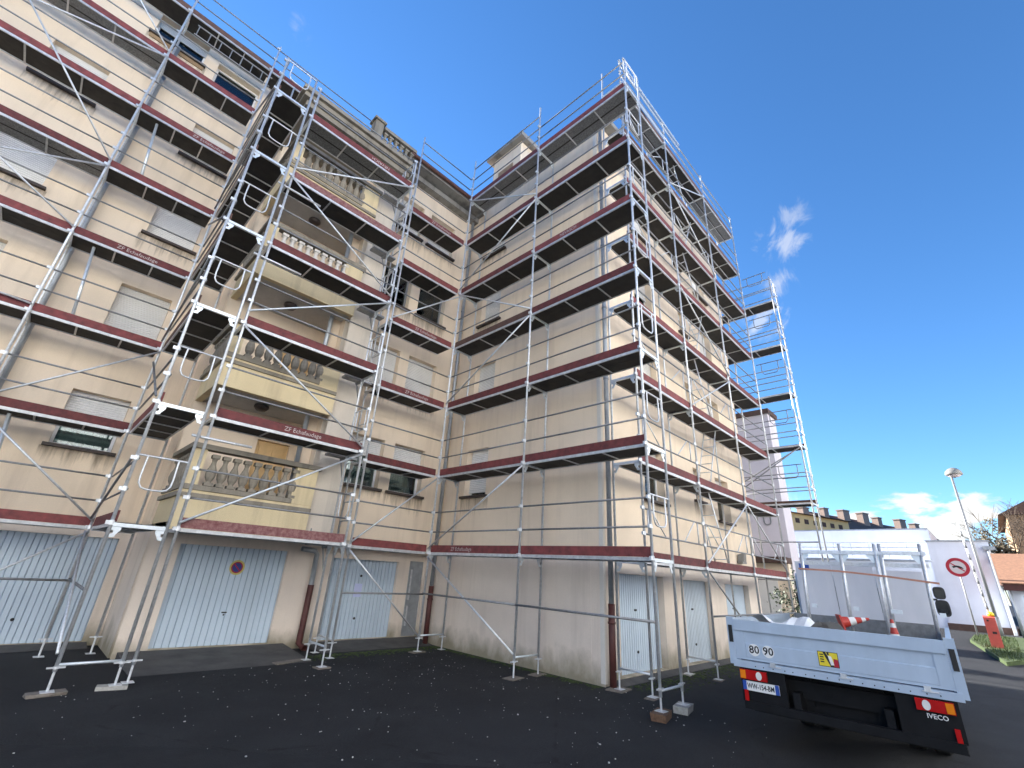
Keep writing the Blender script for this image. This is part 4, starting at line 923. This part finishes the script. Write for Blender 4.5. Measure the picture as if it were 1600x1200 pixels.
# white annex with terrace
AN = empty('white_annex', 'low white flat-roofed building at the end of the street with terrace railing', 'building', (0, 0, 0))
g0 = .30
rb(AN, 'wall', 30, 42, -4.35, -1.75, g0, 5.05, 'white_render'); rb(AN, 'parapet_cap', 29.93, 42.1, -4.42, -1.7, 5.052, 5.12, 'zinc')
rb(AN, 'wall', 30.6, 42, -1.75, 10, g0, 3.95, 'white_render'); rb(AN, 'terrace_edge', 30.5, 31, -1.7, 10, 3.952, 4.06, 'zinc')
rb(AN, 'wall', 35, 42, -1.70, 11, 3.96, 6.25, 'white_render'); rb(AN, 'parapet_cap', 34.9, 42.1, -1.69, 11.1, 6.252, 6.33, 'zinc')
rl = MB()
for z in (4.4, 4.75, 5.05): rl.path([(30.6, -1.7, z), (30.6, 9.9, z)], .025, 6)
for i in range(13): rl.path([(30.6, -1.7+i*.95, 4.06), (30.6, -1.7+i*.95, 5.05)], .025, 6)
rl.build('terrace_railing', 'steel', AN, smooth=True)
rb(AN, 'plinth', 29.9, 30.0, -4.4, -1.7, g0, .75, 'roof_dark')
for yy, zt in ((-4.28, 4.6),):
    k = MB(); k.tube((29.85, yy, .4), (29.85, yy, zt), .08, 8); k.box(29.7, 29.95, yy-.28, yy+.22, zt, zt+.18); k.build('rain_pipe', 'zinc', AN, smooth=False)
# yellow apartment block and brown roofed row behind
def oriented(name, label, a, b, depth, ze, zr, wallm, roofm, chims, hw=None):
    a = Vector(a); b = Vector(b); d = (b-a).normalized(); nn = Vector((-d.y, d.x, 0)); nn = nn if nn.x > 0 else -nn; L = (b-a).length
    e = empty(name, label, 'building', (a.x, a.y, .3), math.atan2(d.y, d.x)); s2 = 1 if (Vector((-d.y, d.x, 0)).x > 0) else -1
    t = MB(); D = depth*s2; t.box(0, L, min(0, D), max(0, D), 0, ze); t.build('wall', wallm, e)
    t = MB(); t.prism([(-.4, -.5*s2, ze), (-.4, D/2, zr), (-.4, D+.5*s2, ze)], (L+.8, 0, 0)); rf = t.build('roof', roofm, e)
    for x, f, w_, h in chims:
        z = ze+(zr-ze)*f; yy = D/2*f
        k = MB(); k.box(x-w_/2, x+w_/2, yy-.4, yy+.4, z-.5, z+h); k.box(x-w_/2-.08, x+w_/2+.08, yy-.48, yy+.48, z+h, z+h+.12); k.build('chimney', 'chimney_brick', rf)
    return e, L, s2
e, L, s2 = oriented('yellow_building', 'yellow apartment building with brown roof behind the white annex', (47, 11.2, 0), (60, 6.6, 0), 10, 9.5, 10.4, 'yellow_render', 'roof_dark', [(3, .7, .9, 1.2), (7.5, .7, 1.6, 1.3), (12, .8, 1.2, 1.0)])
for i in range(8):
    k = MB(); k.box(.9+i*1.55, 1.6+i*1.55, -.03*s2 if s2 > 0 else .0, 0 if s2 > 0 else .03, 8.5, 9.0); k.build('window', 'roof_dark', e)
e, L, s2 = oriented('brown_roofed_row', 'long row of houses with dark brown roof and many chimneys on the skyline', (60.6, 6.2, 0), (86, -2.2, 0), 10, 8.0, 11.2, 'yellow_render', 'roof_dark', [(1.5, .8, 1.0, 1.0), (5.5, .75, 1.4, 1.3), (10, .75, 1.4, 1.4), (14.5, .85, 1.0, 1.0), (19.5, .75, 1.6, 1.5), (24, .8, 1.2, 1.2)])
# tiled garage at the right
GA = empty('tiled_garage', 'low white garage with orange clay tiled roof at the right edge', 'building', (0, 0, 0))
rb(GA, 'wall', 26.3, 32, -12, -4.55, .3, 2.55, 'white_render'); rb(GA, 'fascia', 25.75, 25.85, -12.2, -4.35, 2.50, 2.80, 'cast_red'); rb(GA, 'garage_door', 26.24, 26.296, -7.2, -4.9, .35, 2.3, 'door_white')
t = MB(); t.prism([(25.7, -4.3, 2.80), (29.6, -4.3, 4.35), (33, -4.3, 2.8)], (0, -8, 0)); rf = t.build('roof', 'roof_orange', GA)
for i in range(15):
    f = (i+.0)/15; k = MB(); x = 25.68+3.9*f; z = 2.83+1.55*f; k.prism([(x, -4.28, z+.0), (x+.30, -4.28, z+.118), (x+.30, -4.28, z+.09), (x, -4.28, z-.045)], (0, -8.0, 0)); k.build('tile_course', 'roof_orange', rf)
k = MB(); k.tube((25.95, -4.5, .3), (25.95, -4.5, 2.6), .06, 8); k.build('rain_pipe', 'zinc', GA, smooth=True)
# brick house
BH = empty('brick_house', 'tall ochre brick house with gable roof at the right edge', 'building', (0, 0, 0))
rb(BH, 'wall', 34, 44, -14, -5.55, .3, 6.9, 'brick_wall')
t = MB(); t.prism([(33.6, -5.2, 6.9), (33.6, -9.8, 9.6), (33.6, -14.4, 6.9)], (11, 0, 0)); t.build('roof', 'roof_dark', BH)
# street lamp
SL = empty('street_lamp', 'tall grey street lamp with domed head by the white annex', 'street lamp', (26, -3.75, .40))
t = MB(); t.tube((0, 0, 0), (0, 0, 7.6), .085, 10, r2=.05); t.tube((0, 0, 0), (0, 0, .9), .11, 10); t.build('pole', 'pole_grey', SL, smooth=True)
t = MB(); t.lathe([(.05, 7.55), (.10, 7.62), (.34, 7.68), (.37, 7.74), (.33, 7.88), (.20, 8.02), (.06, 8.08)], (0.12, -.12, 0), 14); hd = t.build('lamp_head', 'lamp_head', SL, smooth=True)
t = MB(); t.lathe([(.30, 7.675), (.20, 7.60), (.05, 7.58)], (.12, -.12, 0), 14); t.build('lamp_glass', 'sign_white', hd, smooth=True)
# road sign
SG = empty('road_sign', 'round red-ringed prohibition sign on a thin post', 'sign', (24, -3.0, .38))
t = MB(); t.tube((0, 0, 0), (0, 0, 3.4), .032, 8); t.build('post', 'pole_grey', SG, smooth=True)
def disc_x(r, x, zc, seg=32): return [(x, -r*math.cos(2*math.pi*k/seg), zc+r*math.sin(2*math.pi*k/seg)) for k in range(seg)]
t = MB(); t.prism(disc_x(.42, -.04, 3.0), (-.012, 0, 0), 0); t.poly(disc_x(.29, -.0535, 3.0), 1); t.prism([(-.055, .20, 3.19), (-.055, .235, 3.155), (-.055, -.20, 2.81), (-.055, -.235, 2.845)], (-.001, 0, 0), 0)
t.poly([(-.058, .20, 3.03), (-.058, .16, 2.96), (-.058, .05, 3.0), (-.058, -.08, 2.96), (-.058, -.20, 2.92), (-.058, -.16, 3.0), (-.058, -.06, 3.06), (-.058, .05, 3.08), (-.058, .12, 3.06)], 2)
t.build('disc', ['sign_red', 'sign_white', 'ink'], SG)
# barrier
BA = empty('parking_barrier', 'red parking barrier cabinet with raised red and white arm', 'barrier', (20, -3.6, .25))
t = MB(); t.prism([(-.18, .17, 0), (.18, .17, 0), (.18, .17, 1.12), (.02, .17, 1.18), (-.18, .17, 1.12)], (0, -.34, 0)); cb = t.build('cabinet', 'barrier_red', BA)
k = MB(); k.box(-.186, -.181, -.10, .02, .55, .63); k.box(-.186, -.181, .03, .09, .98, 1.04); k.build('cabinet_slot', 'black', cb)
k = MB(); k.lathe([(.10, 1.18), (.10, 1.26), (.07, 1.31), (.02, 1.33)], (0, -.08, 0), 12); k.build('beacon', 'warn_yellow', BA, smooth=True)
arm0, arm1 = Vector((0, -.05, 1.1)), Vector((0, .06, 4.75)); n_ = 16
t = MB(); t.tube(arm0, arm1, .035, 8); arm = t.build('arm', 'cone_white', BA, smooth=True)
for i in range(1, 8):
    a = arm0+(arm1-arm0)*((2*i)/n_-.04); b = arm0+(arm1-arm0)*((2*i+1)/n_-.04); k = MB(); k.tube(a, b, .0375, 8); k.build('stripe', 'sign_red' if i > 9 else 'pole_grey', arm, smooth=True)
# verge, kerb
t = MB(); vp = [(15.6, -3.75), (19, -3.25), (22.3, -2.75), (25.2, -2.85), (26.2, -4.5), (21, -4.4), (16.8, -4.2)]
t.poly([(x, y, gz(x, y)+.12) for x, y in vp]); 
for (a, b) in zip(vp, vp[1:]+vp[:1]): t.quad((*a, gz(*a)-.05), (*b, gz(*b)-.05), (*b, gz(*b)+.12), (*a, gz(*a)+.12))
o = t.build('grass_verge', 'grass'); tag(o, kind='structure')
t = MB()
for i in range(2200):
    x = random.uniform(16, 25.2); y = random.uniform(-4.2, -2.8)
    if y > -3.78+(x-15.6)*.149 and x < 22.3: continue
    if x > 22.3 and y > -2.8-(x-22.3)*.04: continue
    a = random.random()*6.3; h = random.uniform(.04, .13); w_ = .012
    t.poly([(x-w_*math.cos(a), y-w_*math.sin(a), gz(x, y)+.115), (x+w_*math.cos(a), y+w_*math.sin(a), gz(x, y)+.115), (x+random.uniform(-.05, .05), y+random.uniform(-.05, .05), gz(x, y)+.12+h)])
o = t.build('grass_blades', 'grass'); tag(o, 'short grass on the verge round the sign and barrier', 'grass', kind='stuff')
# ------------------------------------------------------------------ plants
def leafy(name, label, c, rx, ry, z0, z1, n, m, size, group=None, twigs=7):
    e = empty(name, label, 'shrub', (c[0], c[1], gz(*c)), group=group)
    t = MB()
    tips = []
    for i in range(twigs):
        a = 2*math.pi*i/twigs+random.random(); p0 = Vector((0.05*math.cos(a), .05*math.sin(a), 0)); p1 = Vector((rx*.45*math.cos(a), ry*.45*math.sin(a), z0+(z1-z0)*random.uniform(.3, .6))); p2 = p1+Vector((rx*.3*math.cos(a+.4), ry*.3*math.sin(a+.4), (z1-z0)*random.uniform(.15, .35)))
        t.tube(p0, p1, .025, 6, r2=.014); t.tube(p1, p2, .014, 5, r2=.006); tips += [p1, p2]
    t.build('stem', 'bark', e)
    t = MB(); cl = [Vector((random.gauss(0, .45)*rx, random.gauss(0, .45)*ry, z0+(z1-z0)*min(1, max(0, random.gauss(.55, .24))))) for i in range(34)]
    for i in range(n):
        q = random.choice(cl); p = q+Vector((random.gauss(0, .16), random.gauss(0, .16), random.gauss(0, .14)))*max(rx, .8)
        if p.z < .05: continue
        d = Vector((random.gauss(0, 1), random.gauss(0, 1), random.gauss(0, .7))).normalized(); s3 = d.orthogonal().normalized()*size*.38; d = d*size*random.uniform(.7, 1.3)
        t.poly([p, p+d*.5+s3, p+d, p+d*.5-s3])
    t.build('foliage', m, e); return e
leafy('shrub', 'dark green leafy shrub between the scaffold and the truck rack', (12.9, 1.0), 1.1, .9, .35, 2.45, 3200, 'leaf', .10)
leafy('shrub', 'brownish shrub behind the tiled garage roof, left of the brick house', (33, -4.7), .9, .8, 1.5, 6.0, 1500, 'leaf_dry', .16)
def bare_tree(c, h):
    e = empty('bare_tree', 'leafless tree with thin spreading branches in front of the ochre brick house', 'tree', (c[0], c[1], gz(*c)))
    t = MB(); t.tube((0, 0, 0), (0, 0, h*.38), .16, 8, r2=.12); t.build('trunk', 'bark', e, smooth=True)
    b = MB()
    def grow(p, d, L, r, lvl):
        q = p+d*L; b.tube(p, q, r, 5, r2=r*.6)
        if lvl == 0: return
        for i in range(4 if lvl > 1 else 5):
            a = Vector((random.gauss(0, 1), random.gauss(0, 1), random.gauss(.25, .6))).normalized(); dd = (d*.75+a*.62).normalized(); s0 = random.uniform(.35, 1.0); grow(p+d*L*s0, dd, L*random.uniform(.55, .75), r*.55, lvl-1)
    for i in range(6):
        a = 2*math.pi*i/6; grow(Vector((0, 0, h*.36)), Vector((math.cos(a)*.75, math.sin(a)*.75, .8)).normalized(), h*.28, .06, 3)
    b.build('crown', 'bark', e); return e
bare_tree((33.0, -6.2), 8.6)

# ------------------------------------------------------------------ unseen block added behind the camera to bounce sunlight onto the shaded walls
OB = empty('bounce_block', 'added unseen pale apartment block behind the camera, bouncing sunlight onto the shaded facades', 'building', (0, 0, 0))
rb(OB, 'wall', -60, 34, -30, -17, 0, 18.5, 'render_bounce'); rb(OB, 'roof', -60.5, 34.5, -30.5, -16.5, 18.502, 18.9, 'roof_tile')
k = MB(); k.box(-.6, .6, 0, .03, 0, 1.35); k.box(-.7, .7, 0, .16, -.08, -.002, 1); OW = mesh_of('window', k.v, k.f, ['pane', 'sill'], k.m)
for i in range(23):
    for j in range(5): add('window', OW, OB, (-56.5+i*4, -16.998, 2.2+j*2.95))
